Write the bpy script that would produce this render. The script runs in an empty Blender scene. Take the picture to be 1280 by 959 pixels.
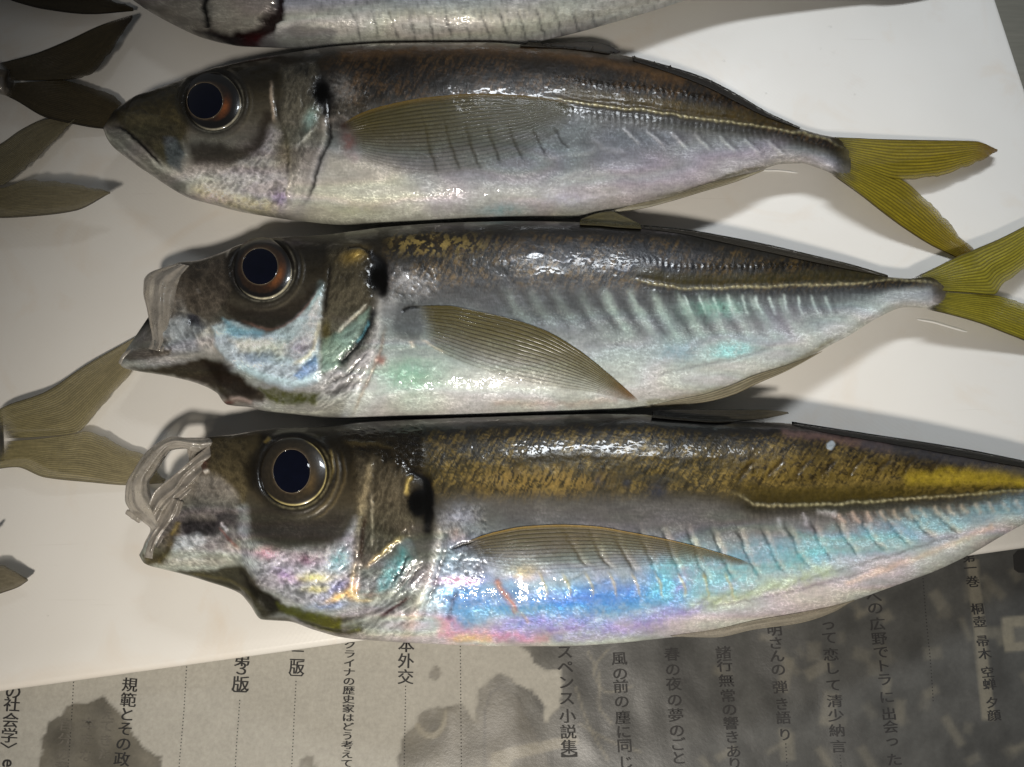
import bpy, bmesh, math
import numpy as np
from mathutils import Vector
from mathutils.bvhtree import BVHTree

# ------------------------------------------------------------------ camera, world, lamps
scene = bpy.context.scene
FPX, TILT, DIST = 961.0, math.radians(13.4), 0.1922
CT, ST = math.cos(TILT), math.sin(TILT)
CAM = np.array([0.0, -DIST * ST, DIST * CT])
cam_d = bpy.data.cameras.new('camera'); cam = bpy.data.objects.new('camera', cam_d)
scene.collection.objects.link(cam); scene.camera = cam
cam.location = CAM; cam.rotation_euler = (TILT, 0, 0)
cam_d.sensor_width = 36; cam_d.lens = 36 * FPX / 1280
cam_d.clip_start = 0.005; cam_d.clip_end = 20

world = bpy.data.worlds.new('World'); scene.world = world; world.use_nodes = True
bg = world.node_tree.nodes['Background']
bg.inputs[0].default_value = (0.90, 0.95, 1.0, 1); bg.inputs[1].default_value = 0.065

def aim(o, target):
    o.rotation_euler = (Vector(target) - o.location).to_track_quat('-Z', 'Y').to_euler()

def lamp(name, kind, loc, target, energy, color, **kw):
    d = bpy.data.lights.new(name, kind); d.energy = energy; d.color = color
    for k, v in kw.items(): setattr(d, k, v)
    o = bpy.data.objects.new(name, d); scene.collection.objects.link(o)
    o.location = loc; aim(o, target); return o

# kitchen lamp on the cook's side (warm), strip lamp beyond the board (cooler)
lamp('warm_spot_lamp', 'SPOT', (-0.02, -0.30, 0.42), (-0.006, -0.066, 0), 10.6, (1.0, 0.925, 0.82),
     spot_size=math.radians(44), spot_blend=1.0, shadow_soft_size=0.026)
lamp('cool_strip_lamp', 'AREA', (0.10, 0.29, 0.30), (0.135, 0.025, 0), 0.17, (0.90, 0.95, 1.0),
     shape='RECTANGLE', size=0.20, size_y=0.04, spread=math.radians(62))
scene.view_settings.view_transform = 'Standard'; scene.view_settings.look = 'None'
scene.view_settings.exposure = 0.0; scene.view_settings.gamma = 1.0

# ------------------------------------------------------------------ pixel <-> place
def unproj(px, py, z):
    px = np.asarray(px, float); py = np.asarray(py, float); z = np.asarray(z, float)
    a = (px - 640) / FPX; b = -(py - 479.5) / FPX
    dy = b * CT + ST; dz = b * ST - CT
    k = (z - CAM[2]) / dz
    return np.stack(np.broadcast_arrays(CAM[0] + a * k, CAM[1] + dy * k, z), -1)

def proj(P):
    d = P - CAM
    y = d[..., 1] * CT + d[..., 2] * ST; z = -d[..., 1] * ST + d[..., 2] * CT
    return 640 - FPX * d[..., 0] / z, 479.5 + FPX * y / z

# ------------------------------------------------------------------ small numpy tools
def S(r, g, b):
    c = np.array([r, g, b], float) / 255
    return np.where(c <= .04045, c / 12.92, ((c + .055) / 1.055) ** 2.4)
def sm(a, b, x):
    t = np.clip((x - a) / (b - a), 0, 1); return t * t * (3 - 2 * t)
def vnoise(x, y, seed=0.0):
    ix = np.floor(x); iy = np.floor(y); fx = x - ix; fy = y - iy
    fx = fx * fx * (3 - 2 * fx); fy = fy * fy * (3 - 2 * fy)
    def h(i, j):
        v = np.sin(i * 127.1 + j * 311.7 + seed * 74.7) * 43758.5453
        return v - np.floor(v)
    return (h(ix, iy) * (1 - fx) + h(ix + 1, iy) * fx) * (1 - fy) + (h(ix, iy + 1) * (1 - fx) + h(ix + 1, iy + 1) * fx) * fy
def fbm(x, y, seed=0.0, o=3):
    s = 0; a = .5; n = 0
    for k in range(o):
        s = s + a * vnoise(x * 2 ** k, y * 2 ** k, seed + 3.1 * k); n += a; a *= .5
    return s / n
def rotxy(x, y, deg):
    c, s = math.cos(math.radians(deg)), math.sin(math.radians(deg)); return x * c + y * s, -x * s + y * c
def pchip(xs, ys, x):
    xs = np.asarray(xs, float); ys = np.asarray(ys, float); h = np.diff(xs); d = np.diff(ys) / h
    m = np.zeros_like(xs); m[0] = d[0]; m[-1] = d[-1]
    for i in range(1, len(xs) - 1):
        if d[i - 1] * d[i] > 0:
            w1 = 2 * h[i] + h[i - 1]; w2 = h[i] + 2 * h[i - 1]; m[i] = (w1 + w2) / (w1 / d[i - 1] + w2 / d[i])
    x = np.asarray(x, float); i = np.clip(np.searchsorted(xs, x) - 1, 0, len(xs) - 2)
    t = (x - xs[i]) / h[i]
    out_l = ys[0] + m[0] * (x - xs[0]); out_r = ys[-1] + m[-1] * (x - xs[-1])
    t = np.clip(t, 0, 1); t2 = t * t; t3 = t2 * t
    y = (2 * t3 - 3 * t2 + 1) * ys[i] + (t3 - 2 * t2 + t) * h[i] * m[i] + (-2 * t3 + 3 * t2) * ys[i + 1] + (t3 - t2) * h[i] * m[i + 1]
    return np.where(x < xs[0], out_l, np.where(x > xs[-1], out_r, y))
def curve(pts, n):
    """smooth curve through the points, evenly resampled by length"""
    p = np.asarray(pts, float)
    if len(p) == 2:
        t = np.linspace(0, 1, n)[:, None]; return p[0] * (1 - t) + p[1] * t
    L = np.r_[0, np.cumsum(np.sqrt(((p[1:] - p[:-1]) ** 2).sum(1)))]
    q = np.linspace(0, L[-1], n)
    return np.stack([pchip(L, p[:, k], q) for k in range(p.shape[1])], 1)
def pl_dist(X, Y, pts):
    best = np.full(X.shape, 1e9); al = np.zeros(X.shape); side = np.zeros(X.shape); L = 0
    for (ax, ay), (bx, by) in zip(pts[:-1], pts[1:]):
        ux, uy = bx - ax, by - ay; l2 = ux * ux + uy * uy + 1e-9
        t = np.clip(((X - ax) * ux + (Y - ay) * uy) / l2, 0, 1)
        d = np.hypot(X - ax - t * ux, Y - ay - t * uy); m = d < best
        best = np.where(m, d, best); al = np.where(m, L + t * math.sqrt(l2), al)
        side = np.where(m, np.sign(ux * (Y - ay) - uy * (X - ax)), side); L += math.sqrt(l2)
    return best, al / L, side
def poly_sd(X, Y, pts):
    p = list(pts); inside = np.zeros(X.shape, bool)
    for (ax, ay), (bx, by) in zip(p, p[1:] + p[:1]):
        c = ((ay > Y) != (by > Y)); xi = (bx - ax) * (Y - ay) / ((by - ay) if by != ay else 1e-9) + ax
        inside ^= c & (X < xi)
    d, _, _ = pl_dist(X, Y, p + p[:1]); return np.where(inside, d, -d)

# ------------------------------------------------------------------ mesh building
def link(o): scene.collection.objects.link(o); return o
def make_mesh(name, V, F, mat, parent=None, col=None, prop=None, smooth=True, closed=True):
    V = np.asarray(V, np.float32).reshape(-1, 3); me = bpy.data.meshes.new(name)
    me.vertices.add(len(V)); me.vertices.foreach_set('co', V.ravel())
    if isinstance(F, np.ndarray):
        lens = np.full(len(F), F.shape[1]); flat = F.ravel()
    else:
        lens = np.array([len(f) for f in F]); flat = np.concatenate([np.asarray(f) for f in F])
    me.loops.add(len(flat)); me.loops.foreach_set('vertex_index', flat.astype(np.int32))
    me.polygons.add(len(lens)); me.polygons.foreach_set('loop_start', np.r_[0, np.cumsum(lens)[:-1]].astype(np.int32))
    me.update(calc_edges=True); me.validate()
    if len(lens) < 30000:
        bm = bmesh.new(); bm.from_mesh(me); bmesh.ops.recalc_face_normals(bm, faces=bm.faces); bm.to_mesh(me); bm.free()
        if not closed and len(me.polygons) and sum(p.normal.z for p in me.polygons) < 0: me.flip_normals()
    if smooth: me.polygons.foreach_set('use_smooth', np.ones(len(me.polygons), bool))
    for nm, arr in (('Col', col), ('Prop', prop)):
        if arr is not None:
            arr = np.asarray(arr, np.float32)
            if arr.shape[1] == 3: arr = np.c_[arr, np.ones(len(arr))]
            a = me.attributes.new(nm, 'FLOAT_COLOR', 'POINT'); a.data.foreach_set('color', arr.astype(np.float32).ravel())
    if mat: me.materials.append(mat)
    o = link(bpy.data.objects.new(name, me))
    if parent is not None: o.parent = parent
    return o
def tag(o, label=None, cat=None, group=None, kind=None):
    for k, v in (('label', label), ('category', cat), ('group', group), ('kind', kind)):
        if v: o[k] = v
    return o
def empty(name, label, cat, group=None):
    o = link(bpy.data.objects.new(name, None)); o.empty_display_size = .01
    return tag(o, label, cat, group)
def grid_faces(na, nb, off=0, flip=False, wrap=False):
    i, j = np.meshgrid(np.arange(na - 1), np.arange(nb if wrap else nb - 1), indexing='ij')
    j2 = (j + 1) % nb
    f = np.stack([i * nb + j, i * nb + j2, (i + 1) * nb + j2, (i + 1) * nb + j], -1).reshape(-1, 4) + off
    return f[:, ::-1] if flip else f
def closed_sheet(V, th):
    """V[na,nb,3] -> thin closed sheet: verts, faces (top copy first)"""
    na, nb, _ = V.shape; n = na * nb
    B = V.copy(); th = np.broadcast_to(np.asarray(th, float), V.shape[:2]); B[..., 2] -= th
    f = [grid_faces(na, nb), grid_faces(na, nb, n, True)]
    idx = np.arange(n).reshape(na, nb)
    ring = np.r_[idx[0, :], idx[1:, -1], idx[-1, -2::-1], idx[-2:0:-1, 0]]
    r2 = np.roll(ring, -1)
    f.append(np.stack([ring, ring + n, r2 + n, r2], -1))
    return np.concatenate([V.reshape(-1, 3), B.reshape(-1, 3)]), np.concatenate(f)
def tube(P, R, ns=14, flat=1.0):
    P = np.asarray(P, float); R = np.asarray(R, float); n = len(P); T = np.gradient(P, axis=0)
    T /= np.linalg.norm(T, axis=1)[:, None] + 1e-12
    up = np.array([0, 0, 1.0]); A = np.cross(T, up); A /= np.linalg.norm(A, axis=1)[:, None] + 1e-9
    Bn = np.cross(A, T); th = np.linspace(0, 2 * np.pi, ns, endpoint=False)
    V = P[:, None] + R[:, None, None] * (np.cos(th)[None, :, None] * A[:, None] + flat * np.sin(th)[None, :, None] * Bn[:, None])
    F = [list(f) for f in grid_faces(n, ns, wrap=True)] + [list(range(ns))[::-1], list(range((n - 1) * ns, n * ns))]
    return V.reshape(-1, 3), F

# ------------------------------------------------------------------ materials
def new_mat(name):
    m = bpy.data.materials.new(name); m.use_nodes = True; nt = m.node_tree
    return m, nt, nt.nodes['Principled BSDF'], nt.nodes['Material Output']
def N(nt, t, **kw):
    n = nt.nodes.new(t)
    for k, v in kw.items(): setattr(n, k, v)
    return n
def math_n(nt, op, a, b=None, clamp=False):
    n = N(nt, 'ShaderNodeMath', operation=op, use_clamp=clamp)
    for i, v in enumerate((a, b)):
        if v is None: continue
        if hasattr(v, 'links'): nt.links.new(v, n.inputs[i])
        else: n.inputs[i].default_value = v
    return n.outputs[0]
def noise_n(nt, scale, detail=3, rough=.55, vec=None, dist=0):
    n = N(nt, 'ShaderNodeTexNoise'); n.inputs['Scale'].default_value = scale; n.inputs['Detail'].default_value = detail
    n.inputs['Roughness'].default_value = rough; n.inputs['Distortion'].default_value = dist
    if vec is None:
        vec = N(nt, 'ShaderNodeTexCoord').outputs['Object']
    nt.links.new(vec, n.inputs['Vector']); return n.outputs['Fac']
def mixc(nt, fac, a, b, mode='MIX'):
    n = N(nt, 'ShaderNodeMix', data_type='RGBA', blend_type=mode)
    for i, v in ((0, fac), (6, a), (7, b)):
        if hasattr(v, 'links'): nt.links.new(v, n.inputs[i])
        else: n.inputs[i].default_value = v if i == 0 else (*v, 1)
    return n.outputs[2]
def bump_n(nt, h, strength, dist, normal=None):
    b = N(nt, 'ShaderNodeBump'); b.inputs['Strength'].default_value = strength; b.inputs['Distance'].default_value = dist
    nt.links.new(h, b.inputs['Height'])
    if normal is not None: nt.links.new(normal, b.inputs['Normal'])
    return b.outputs['Normal']

def skin_material():
    m, nt, p, out = new_mat('wet_fish_skin')
    col = N(nt, 'ShaderNodeAttribute', attribute_name='Col'); prop = N(nt, 'ShaderNodeAttribute', attribute_name='Prop')
    sep = N(nt, 'ShaderNodeSeparateColor'); nt.links.new(prop.outputs['Color'], sep.inputs[0])
    tc = N(nt, 'ShaderNodeTexCoord').outputs['Object']
    mp = N(nt, 'ShaderNodeMapping'); nt.links.new(tc, mp.inputs[0]); mp.inputs['Rotation'].default_value = (0, 0, .5); mp.inputs['Scale'].default_value = (1, .45, 1)
    fine = noise_n(nt, 2600, 3, .6, mp.outputs[0]); mid = noise_n(nt, 620, 3, .6, tc)
    v = math_n(nt, 'ADD', math_n(nt, 'MULTIPLY', fine, 1.0), math_n(nt, 'MULTIPLY', mid, .5))
    g = math_n(nt, 'ADD', math_n(nt, 'MULTIPLY', v, .5), .63)          # about 1 on average
    gm = N(nt, 'ShaderNodeCombineColor')
    for i in range(3): nt.links.new(g, gm.inputs[i])
    c = mixc(nt, 1.0, col.outputs['Color'], gm.outputs[0], 'MULTIPLY')
    nt.links.new(c, p.inputs['Base Color']); nt.links.new(sep.outputs[0], p.inputs['Metallic'])
    r = math_n(nt, 'ADD', sep.outputs[1], math_n(nt, 'MULTIPLY', math_n(nt, 'SUBTRACT', fine, .5), .25), True)
    nt.links.new(r, p.inputs['Roughness']); nt.links.new(sep.outputs[2], p.inputs['Coat Weight'])
    p.inputs['Coat Roughness'].default_value = .035; p.inputs['Coat IOR'].default_value = 1.36
    nt.links.new(math_n(nt, 'MULTIPLY', prop.outputs['Alpha'], .32), p.inputs['Specular IOR Level'])
    h = math_n(nt, 'ADD', fine, math_n(nt, 'MULTIPLY', mid, 1.2))
    nt.links.new(bump_n(nt, h, .30, .00014), p.inputs['Normal'])
    wet = noise_n(nt, 420, 2, .5, tc)
    nt.links.new(bump_n(nt, wet, .5, .00030), p.inputs['Coat Normal'])
    return m
def fin_material(name='fin_membrane', coat=.3, rough=.42):
    m, nt, p, out = new_mat(name)
    col = N(nt, 'ShaderNodeAttribute', attribute_name='Col')
    fine = noise_n(nt, 1500, 3, .6)
    g = math_n(nt, 'ADD', math_n(nt, 'MULTIPLY', fine, .6), .7)
    gm = N(nt, 'ShaderNodeCombineColor')
    for i in range(3): nt.links.new(g, gm.inputs[i])
    c = mixc(nt, 1.0, col.outputs['Color'], gm.outputs[0], 'MULTIPLY')
    nt.links.new(c, p.inputs['Base Color']); p.inputs['Roughness'].default_value = rough
    p.inputs['Coat Weight'].default_value = coat; p.inputs['Coat Roughness'].default_value = .12
    nt.links.new(bump_n(nt, noise_n(nt, 900, 2), .4, .0003), p.inputs['Normal'])
    tr = N(nt, 'ShaderNodeBsdfTranslucent'); nt.links.new(c, tr.inputs[0])
    mx = N(nt, 'ShaderNodeMixShader'); mx.inputs[0].default_value = .45
    nt.links.new(p.outputs[0], mx.inputs[1]); nt.links.new(tr.outputs[0], mx.inputs[2])
    tp = N(nt, 'ShaderNodeBsdfTransparent'); m2 = N(nt, 'ShaderNodeMixShader')
    nt.links.new(col.outputs['Alpha'], m2.inputs[0]); nt.links.new(tp.outputs[0], m2.inputs[1]); nt.links.new(mx.outputs[0], m2.inputs[2])
    nt.links.new(m2.outputs[0], out.inputs[0]); return m
def membrane_material(name, color, alpha, rough=.12):
    m, nt, p, out = new_mat(name)
    n = noise_n(nt, 500, 3)
    c = mixc(nt, n, tuple(color * .7), tuple(color * 1.25)); nt.links.new(c, p.inputs['Base Color'])
    p.inputs['Roughness'].default_value = rough
    nt.links.new(bump_n(nt, noise_n(nt, 520, 2), .35, .0008), p.inputs['Normal'])
    tp = N(nt, 'ShaderNodeBsdfTransparent'); tp.inputs[0].default_value = (.95, .93, .88, 1)
    d = N(nt, 'ShaderNodeMixShader')
    fr = N(nt, 'ShaderNodeLayerWeight'); fr.inputs[0].default_value = .35
    cl = math_n(nt, 'MULTIPLY', math_n(nt, 'SUBTRACT', noise_n(nt, 330, 4, .6), .45), 1.1)
    a = math_n(nt, 'ADD', math_n(nt, 'ADD', alpha, cl), math_n(nt, 'MULTIPLY', fr.outputs['Facing'], .2), True)
    nt.links.new(a, d.inputs[0]); nt.links.new(tp.outputs[0], d.inputs[1]); nt.links.new(p.outputs[0], d.inputs[2])
    gl = N(nt, 'ShaderNodeBsdfGlossy'); gl.inputs['Roughness'].default_value = .06
    nt.links.new(bump_n(nt, noise_n(nt, 520, 2), .35, .0008), gl.inputs['Normal'])
    fn = N(nt, 'ShaderNodeFresnel'); fn.inputs[0].default_value = 1.22
    m3 = N(nt, 'ShaderNodeMixShader'); nt.links.new(fn.outputs[0], m3.inputs[0]); nt.links.new(d.outputs[0], m3.inputs[1]); nt.links.new(gl.outputs[0], m3.inputs[2])
    nt.links.new(m3.outputs[0], out.inputs[0]); return m
def gloss_attr_material(name, coat=1.0, rough=.3):
    m, nt, p, out = new_mat(name); col = N(nt, 'ShaderNodeAttribute', attribute_name='Col')
    n = noise_n(nt, 1800, 3); g = math_n(nt, 'ADD', math_n(nt, 'MULTIPLY', n, .8), .6)
    gm = N(nt, 'ShaderNodeCombineColor')
    for i in range(3): nt.links.new(g, gm.inputs[i])
    nt.links.new(mixc(nt, 1.0, col.outputs['Color'], gm.outputs[0], 'MULTIPLY'), p.inputs['Base Color'])
    p.inputs['Roughness'].default_value = rough; p.inputs['Coat Weight'].default_value = coat; p.inputs['Coat Roughness'].default_value = .04
    return m
def water_material():
    m, nt, p, out = new_mat('clear_water'); nt.nodes.remove(p)
    tp = N(nt, 'ShaderNodeBsdfTransparent'); gl = N(nt, 'ShaderNodeBsdfGlossy'); gl.inputs['Roughness'].default_value = .2
    nt.links.new(bump_n(nt, noise_n(nt, 900, 2), .4, .0003), gl.inputs['Normal'])
    mx = N(nt, 'ShaderNodeMixShader'); mx.inputs[0].default_value = .10
    nt.links.new(tp.outputs[0], mx.inputs[1]); nt.links.new(gl.outputs[0], mx.inputs[2])
    nt.links.new(mx.outputs[0], out.inputs[0]); return m
GLINT, _nt, _p, _o = new_mat('white_glint'); _n = noise_n(_nt, 700, 3); _nt.links.new(mixc(_nt, _n, (.86, .86, .84), (.97, .97, .95)), _p.inputs['Base Color']); _p.inputs['Roughness'].default_value = .2; _p.inputs['Coat Weight'].default_value = .6  # white colour standing in for a lamp glint on wet board
PUPIL, _nt, _p, _o = new_mat('black_pupil'); _n = noise_n(_nt, 300, 2); _nt.links.new(mixc(_nt, _n, (.0015, .002, .006), (.003, .004, .012)), _p.inputs['Base Color']); _p.inputs['Roughness'].default_value = .06; _p.inputs['Specular IOR Level'].default_value = .45
SKIN = skin_material(); FIN = fin_material(); FOLD = fin_material('folded_fin', .0, .6); EYE = gloss_attr_material('eye_iris'); WATER = water_material()
MEMB = membrane_material('clear_mouth_membrane', S(150, 143, 134), .5, .3)
LIP = membrane_material('jelly_lip', S(170, 164, 155), .5, .25)

# ------------------------------------------------------------------ setting: counter, newspaper, board
ZP = -0.0062
def counter():
    m, nt, p, out = new_mat('brushed_steel_counter')
    tc = N(nt, 'ShaderNodeTexCoord').outputs['Object']; mp = N(nt, 'ShaderNodeMapping'); nt.links.new(tc, mp.inputs[0]); mp.inputs['Scale'].default_value = (1, 14, 1)
    n = noise_n(nt, 90, 4, .6, mp.outputs[0]); c = mixc(nt, n, tuple(S(112, 110, 100)), tuple(S(140, 137, 125)))
    nt.links.new(c, p.inputs['Base Color']); p.inputs['Metallic'].default_value = .35; p.inputs['Roughness'].default_value = .5
    V = [(-.7, -.5, ZP - .0008), (.7, -.5, ZP - .0008), (.7, .6, ZP - .0008), (-.7, .6, ZP - .0008)]
    V += [(x, y, z - .03) for x, y, z in V]
    F = [[0, 1, 2, 3], [7, 6, 5, 4], [0, 4, 5, 1], [1, 5, 6, 2], [2, 6, 7, 3], [3, 7, 4, 0]]
    tag(make_mesh('counter', V, F, m, smooth=False), kind='structure')
counter()

PB = unproj(0, 864.6, 0); PC = unproj(1204.6, 696, 0)
ex = (PC - PB)[:2]; ex /= np.linalg.norm(ex); ey = np.array([-ex[1], ex[0]])
def board():
    R0 = unproj(1262, 46, 0)[:2]; s1 = (R0 - PB[:2]) @ ex          # right edge offset from PB
    s0 = s1 - .39; w1 = .235; rad = .010; c = []
    for cx, cy, a0 in ((s1 - rad, rad, -90), (s1 - rad, w1 - rad, 0), (s0 + rad, w1 - rad, 90), (s0 + rad, rad, 180)):
        for k in range(13):
            a = math.radians(a0 + 90 * k / 12); c.append((cx + rad * math.cos(a), cy + rad * math.sin(a)))
    c = np.array(c); ctr = c.mean(0); rings = []
    prof = [(-.0060, .0008), (-.0054, 0), (-.0013, 0), (-.0007, .0003), (-.0002, .0008), (0, .0016)]
    n = len(c); nx = np.roll(c, -1, 0) - np.roll(c, 1, 0); nx /= np.linalg.norm(nx, axis=1)[:, None]; nrm = np.stack([nx[:, 1], -nx[:, 0]], 1)
    for z, ins in prof:
        q = c - nrm * ins; w = PB[:2] + q[:, :1] * ex + q[:, 1:] * ey
        rings.append(np.c_[w, np.full(n, z)])
    V = np.concatenate(rings); F = [list(f) for f in grid_faces(len(prof), n, wrap=True)]
    F += [list(range(n))[::-1], list(range((len(prof) - 1) * n, len(prof) * n))]
    m, nt, p, out = new_mat('white_board_plastic')
    tc = N(nt, 'ShaderNodeTexCoord').outputs['Object']
    big = noise_n(nt, 28, 3, .5, tc); c1 = mixc(nt, big, tuple(S(213, 209, 202)), tuple(S(222, 220, 215)))
    st = noise_n(nt, 60, 4, .65, tc); rmp = N(nt, 'ShaderNodeMapRange'); rmp.inputs[1].default_value = .62; rmp.inputs[2].default_value = .8
    nt.links.new(st, rmp.inputs[0]); c2 = mixc(nt, math_n(nt, 'MULTIPLY', rmp.outputs[0], .35), c1, tuple(S(205, 192, 178)))
    mp = N(nt, 'ShaderNodeMapping'); mp.inputs['Rotation'].default_value = (0, 0, .5); mp.inputs['Scale'].default_value = (26, 900, 1); nt.links.new(tc, mp.inputs[0])
    sc = noise_n(nt, 1, 2, .5, mp.outputs[0], .4); r2 = N(nt, 'ShaderNodeMapRange'); r2.inputs[1].default_value = .70; r2.inputs[2].default_value = .78; nt.links.new(sc, r2.inputs[0])
    c2 = mixc(nt, math_n(nt, 'MULTIPLY', r2.outputs[0], .22), c2, tuple(S(170, 162, 150)))
    sl = noise_n(nt, 34, 5, .6, tc, 1.2); r3 = N(nt, 'ShaderNodeMapRange'); r3.inputs[1].default_value = .56; r3.inputs[2].default_value = .74; nt.links.new(sl, r3.inputs[0])
    c2 = mixc(nt, math_n(nt, 'MULTIPLY', r3.outputs[0], .30), c2, tuple(S(206, 186, 160)))
    nt.links.new(c2, p.inputs['Base Color'])
    hs = []
    for rot in (.62, -.95):
        mp = N(nt, 'ShaderNodeMapping'); mp.inputs['Rotation'].default_value = (0, 0, rot); nt.links.new(tc, mp.inputs[0])
        w = N(nt, 'ShaderNodeTexWave'); w.inputs['Scale'].default_value = 330; w.inputs['Distortion'].default_value = .6; w.inputs['Detail'].default_value = 1
        nt.links.new(mp.outputs[0], w.inputs['Vector']); hs.append(w.outputs['Fac'])
    h = math_n(nt, 'ADD', hs[0], hs[1]); h = math_n(nt, 'ADD', h, math_n(nt, 'MULTIPLY', noise_n(nt, 900, 2), .8))
    nt.links.new(bump_n(nt, h, .05, .00010), p.inputs['Normal'])
    wetm = noise_n(nt, 22, 3, .5, tc); rr = N(nt, 'ShaderNodeMapRange'); rr.inputs[1].default_value = .35; rr.inputs[2].default_value = .65; rr.inputs[3].default_value = .28; rr.inputs[4].default_value = .55
    nt.links.new(wetm, rr.inputs[0]); nt.links.new(rr.outputs[0], p.inputs['Roughness'])
    tag(make_mesh('cutting_board', V, F, m), 'white plastic cutting board under the fish, lying on newspaper', 'cutting board')
board()

def paper_h(x, y):
    w = sm(-.035, -.06, y - .13 * x)
    return w * .0008 * (fbm(x * 70 + 3, y * 45, 4, 3) * 2 - 1)
def newspaper():
    xs = np.linspace(-.185, .195, 620)
    ys = np.r_[np.linspace(-.165, -.136, 10)[:-1], np.linspace(-.136, -.028, 230), np.linspace(-.028, .05, 12)[1:]]
    x, y = np.meshgrid(xs, ys, indexing='ij'); z = ZP + paper_h(x, y); V = np.stack([x, y, z], -1)
    X, Y = proj(V)
    wx = X + 7 * (fbm(X / 14, Y / 14, 1) - .5) * 2; wy = Y + 7 * (fbm(X / 14, Y / 14, 2) - .5) * 2
    W1 = [(650, 809), (668, 825), (681, 835), (699, 835), (700, 863), (695, 884), (687, 904), (681, 890), (661, 863), (640, 849), (623, 839), (609, 849), (600, 870), (596, 904), (590, 893), (582, 885), (557, 883), (523, 894), (502, 921), (485, 1100), (1500, 1100), (1500, 500), (700, 650), (650, 780)]
    W2 = [(40, 1100), (50, 940), (62, 905), (85, 885), (105, 880), (127, 868), (140, 880), (160, 905), (175, 930), (200, 945), (232, 1100)]
    W3 = [(538, 838), (547, 834), (552, 843), (546, 851), (539, 847)]; W4 = [(374, 948), (383, 943), (394, 949), (396, 980), (372, 980)]
    sd = np.max([poly_sd(wx, wy, w) for w in (W1, W2, W3, W4)], 0); wet = sm(-1.2, 1.2, sd)
    dry = S(157, 154, 145); c = np.tile(dry, (X.size, 1)).reshape(*X.shape, 3)
    c *= (.93 + .14 * fbm(X / 5, Y / 9, 9, 4))[..., None]
    right = sm(560, 760, X)[..., None]
    wc = S(100, 96, 86) * (1 - right) + S(74, 74, 72) * right
    wc = wc * (.5 + 1.0 * fbm(X / 26, Y / 34, 12, 5))[..., None]
    inner = sm(6, 22, sd + 16 * (fbm(X / 20, Y / 20, 5) - .5))[..., None]
    wc = wc * (1.0 - .16 * inner)
    edge = np.exp(-(sd / 2.2) ** 2)[..., None]
    c = c * (1 - wet[..., None]) + wc * wet[..., None]; c *= 1 - .12 * edge
    # print of the back page showing through the wet paper
    def ghost(poly, op, colr, soft=2.0):
        nonlocal c
        k = (sm(-soft, soft, poly_sd(X, Y, poly)) * op * wet)[..., None]; c = c * (1 - k) + colr * k
    rng = np.random.default_rng(5)
    pale = S(134, 128, 112); dark = S(60, 58, 55)
    for k in range(60):
        gx = rng.uniform(880, 1290); gy = rng.uniform(700, 960); a = rng.choice([0, 90, 55, -35]) + rng.normal(0, 6) + 5; L = rng.uniform(6, 22); w = rng.uniform(3, 9)
        ca, sa = math.cos(math.radians(a)), math.sin(math.radians(a))
        q = [(gx + ca * u - sa * v, gy + sa * u + ca * v) for u, v in ((-L, -w), (L, -w), (L, w), (-L, w))]
        ghost(q, rng.uniform(.08, .28), pale, 3.5)
    ghost([(1208, 700), (1222, 700), (1244, 900), (1228, 900)], .5, pale); ghost([(1252, 772), (1300, 768), (1300, 812), (1256, 815)], .6, pale); ghost([(1266, 784), (1300, 782), (1300, 801), (1268, 803)], .8, S(80, 80, 78))
    ghost([(604, 1000), (606, 880), (614, 862), (628, 856), (646, 866), (662, 895), (676, 925), (700, 1000)], .55, S(92, 88, 80), 1.2)
    ghost([(612, 1000), (613, 942), (640, 934), (720, 918), (724, 930), (640, 950), (622, 1000)], .55, pale)
    u = np.hypot((X - 538) / 22, (Y - 893) / 32); k = (sm(.18, .06, np.abs(u - .85)) * sm(884, 892, Y) * .7 * wet)[..., None]; c = c * (1 - k) + pale * k
    d, _, _ = pl_dist(X, Y, [(604, 985), (606, 890), (613, 866), (627, 858), (645, 868), (661, 897), (676, 930)]); k = (np.exp(-(d / 1.3) ** 2) * .6)[..., None]; c = c * (1 - k) + dark * k
    for pts in ([(735, 815), (750, 850), (748, 880), (765, 905)], [(760, 812), (742, 838), (760, 866), (790, 858)], [(725, 905), (760, 925), (800, 940)], [(720, 860), (735, 905), (760, 950)]):
        d, _, _ = pl_dist(X, Y, curve(pts, 14)); k = (np.exp(-(d / 1.6) ** 2) * .4)[..., None]; c = c * (1 - k) + pale * k
    prop = np.stack([wet, np.zeros_like(wet), np.zeros_like(wet)], -1)
    m, nt, p, out = new_mat('newsprint'); col = N(nt, 'ShaderNodeAttribute', attribute_name='Col'); pr = N(nt, 'ShaderNodeAttribute', attribute_name='Prop')
    tc = N(nt, 'ShaderNodeTexCoord').outputs['Object']
    f = noise_n(nt, 1100, 4, .65, tc); g = math_n(nt, 'ADD', math_n(nt, 'MULTIPLY', f, .5), .75); gm = N(nt, 'ShaderNodeCombineColor')
    for i in range(3): nt.links.new(g, gm.inputs[i])
    nt.links.new(mixc(nt, 1.0, col.outputs['Color'], gm.outputs[0], 'MULTIPLY'), p.inputs['Base Color'])
    sp = N(nt, 'ShaderNodeSeparateColor'); nt.links.new(pr.outputs['Color'], sp.inputs[0])
    nt.links.new(math_n(nt, 'SUBTRACT', .85, math_n(nt, 'MULTIPLY', sp.outputs[0], .45)), p.inputs['Roughness'])
    nt.links.new(bump_n(nt, math_n(nt, 'ADD', f, noise_n(nt, 160, 3, .5, tc)), .2, .0002), p.inputs['Normal'])
    V2, F2 = closed_sheet(V, .00012); n = X.size
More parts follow.
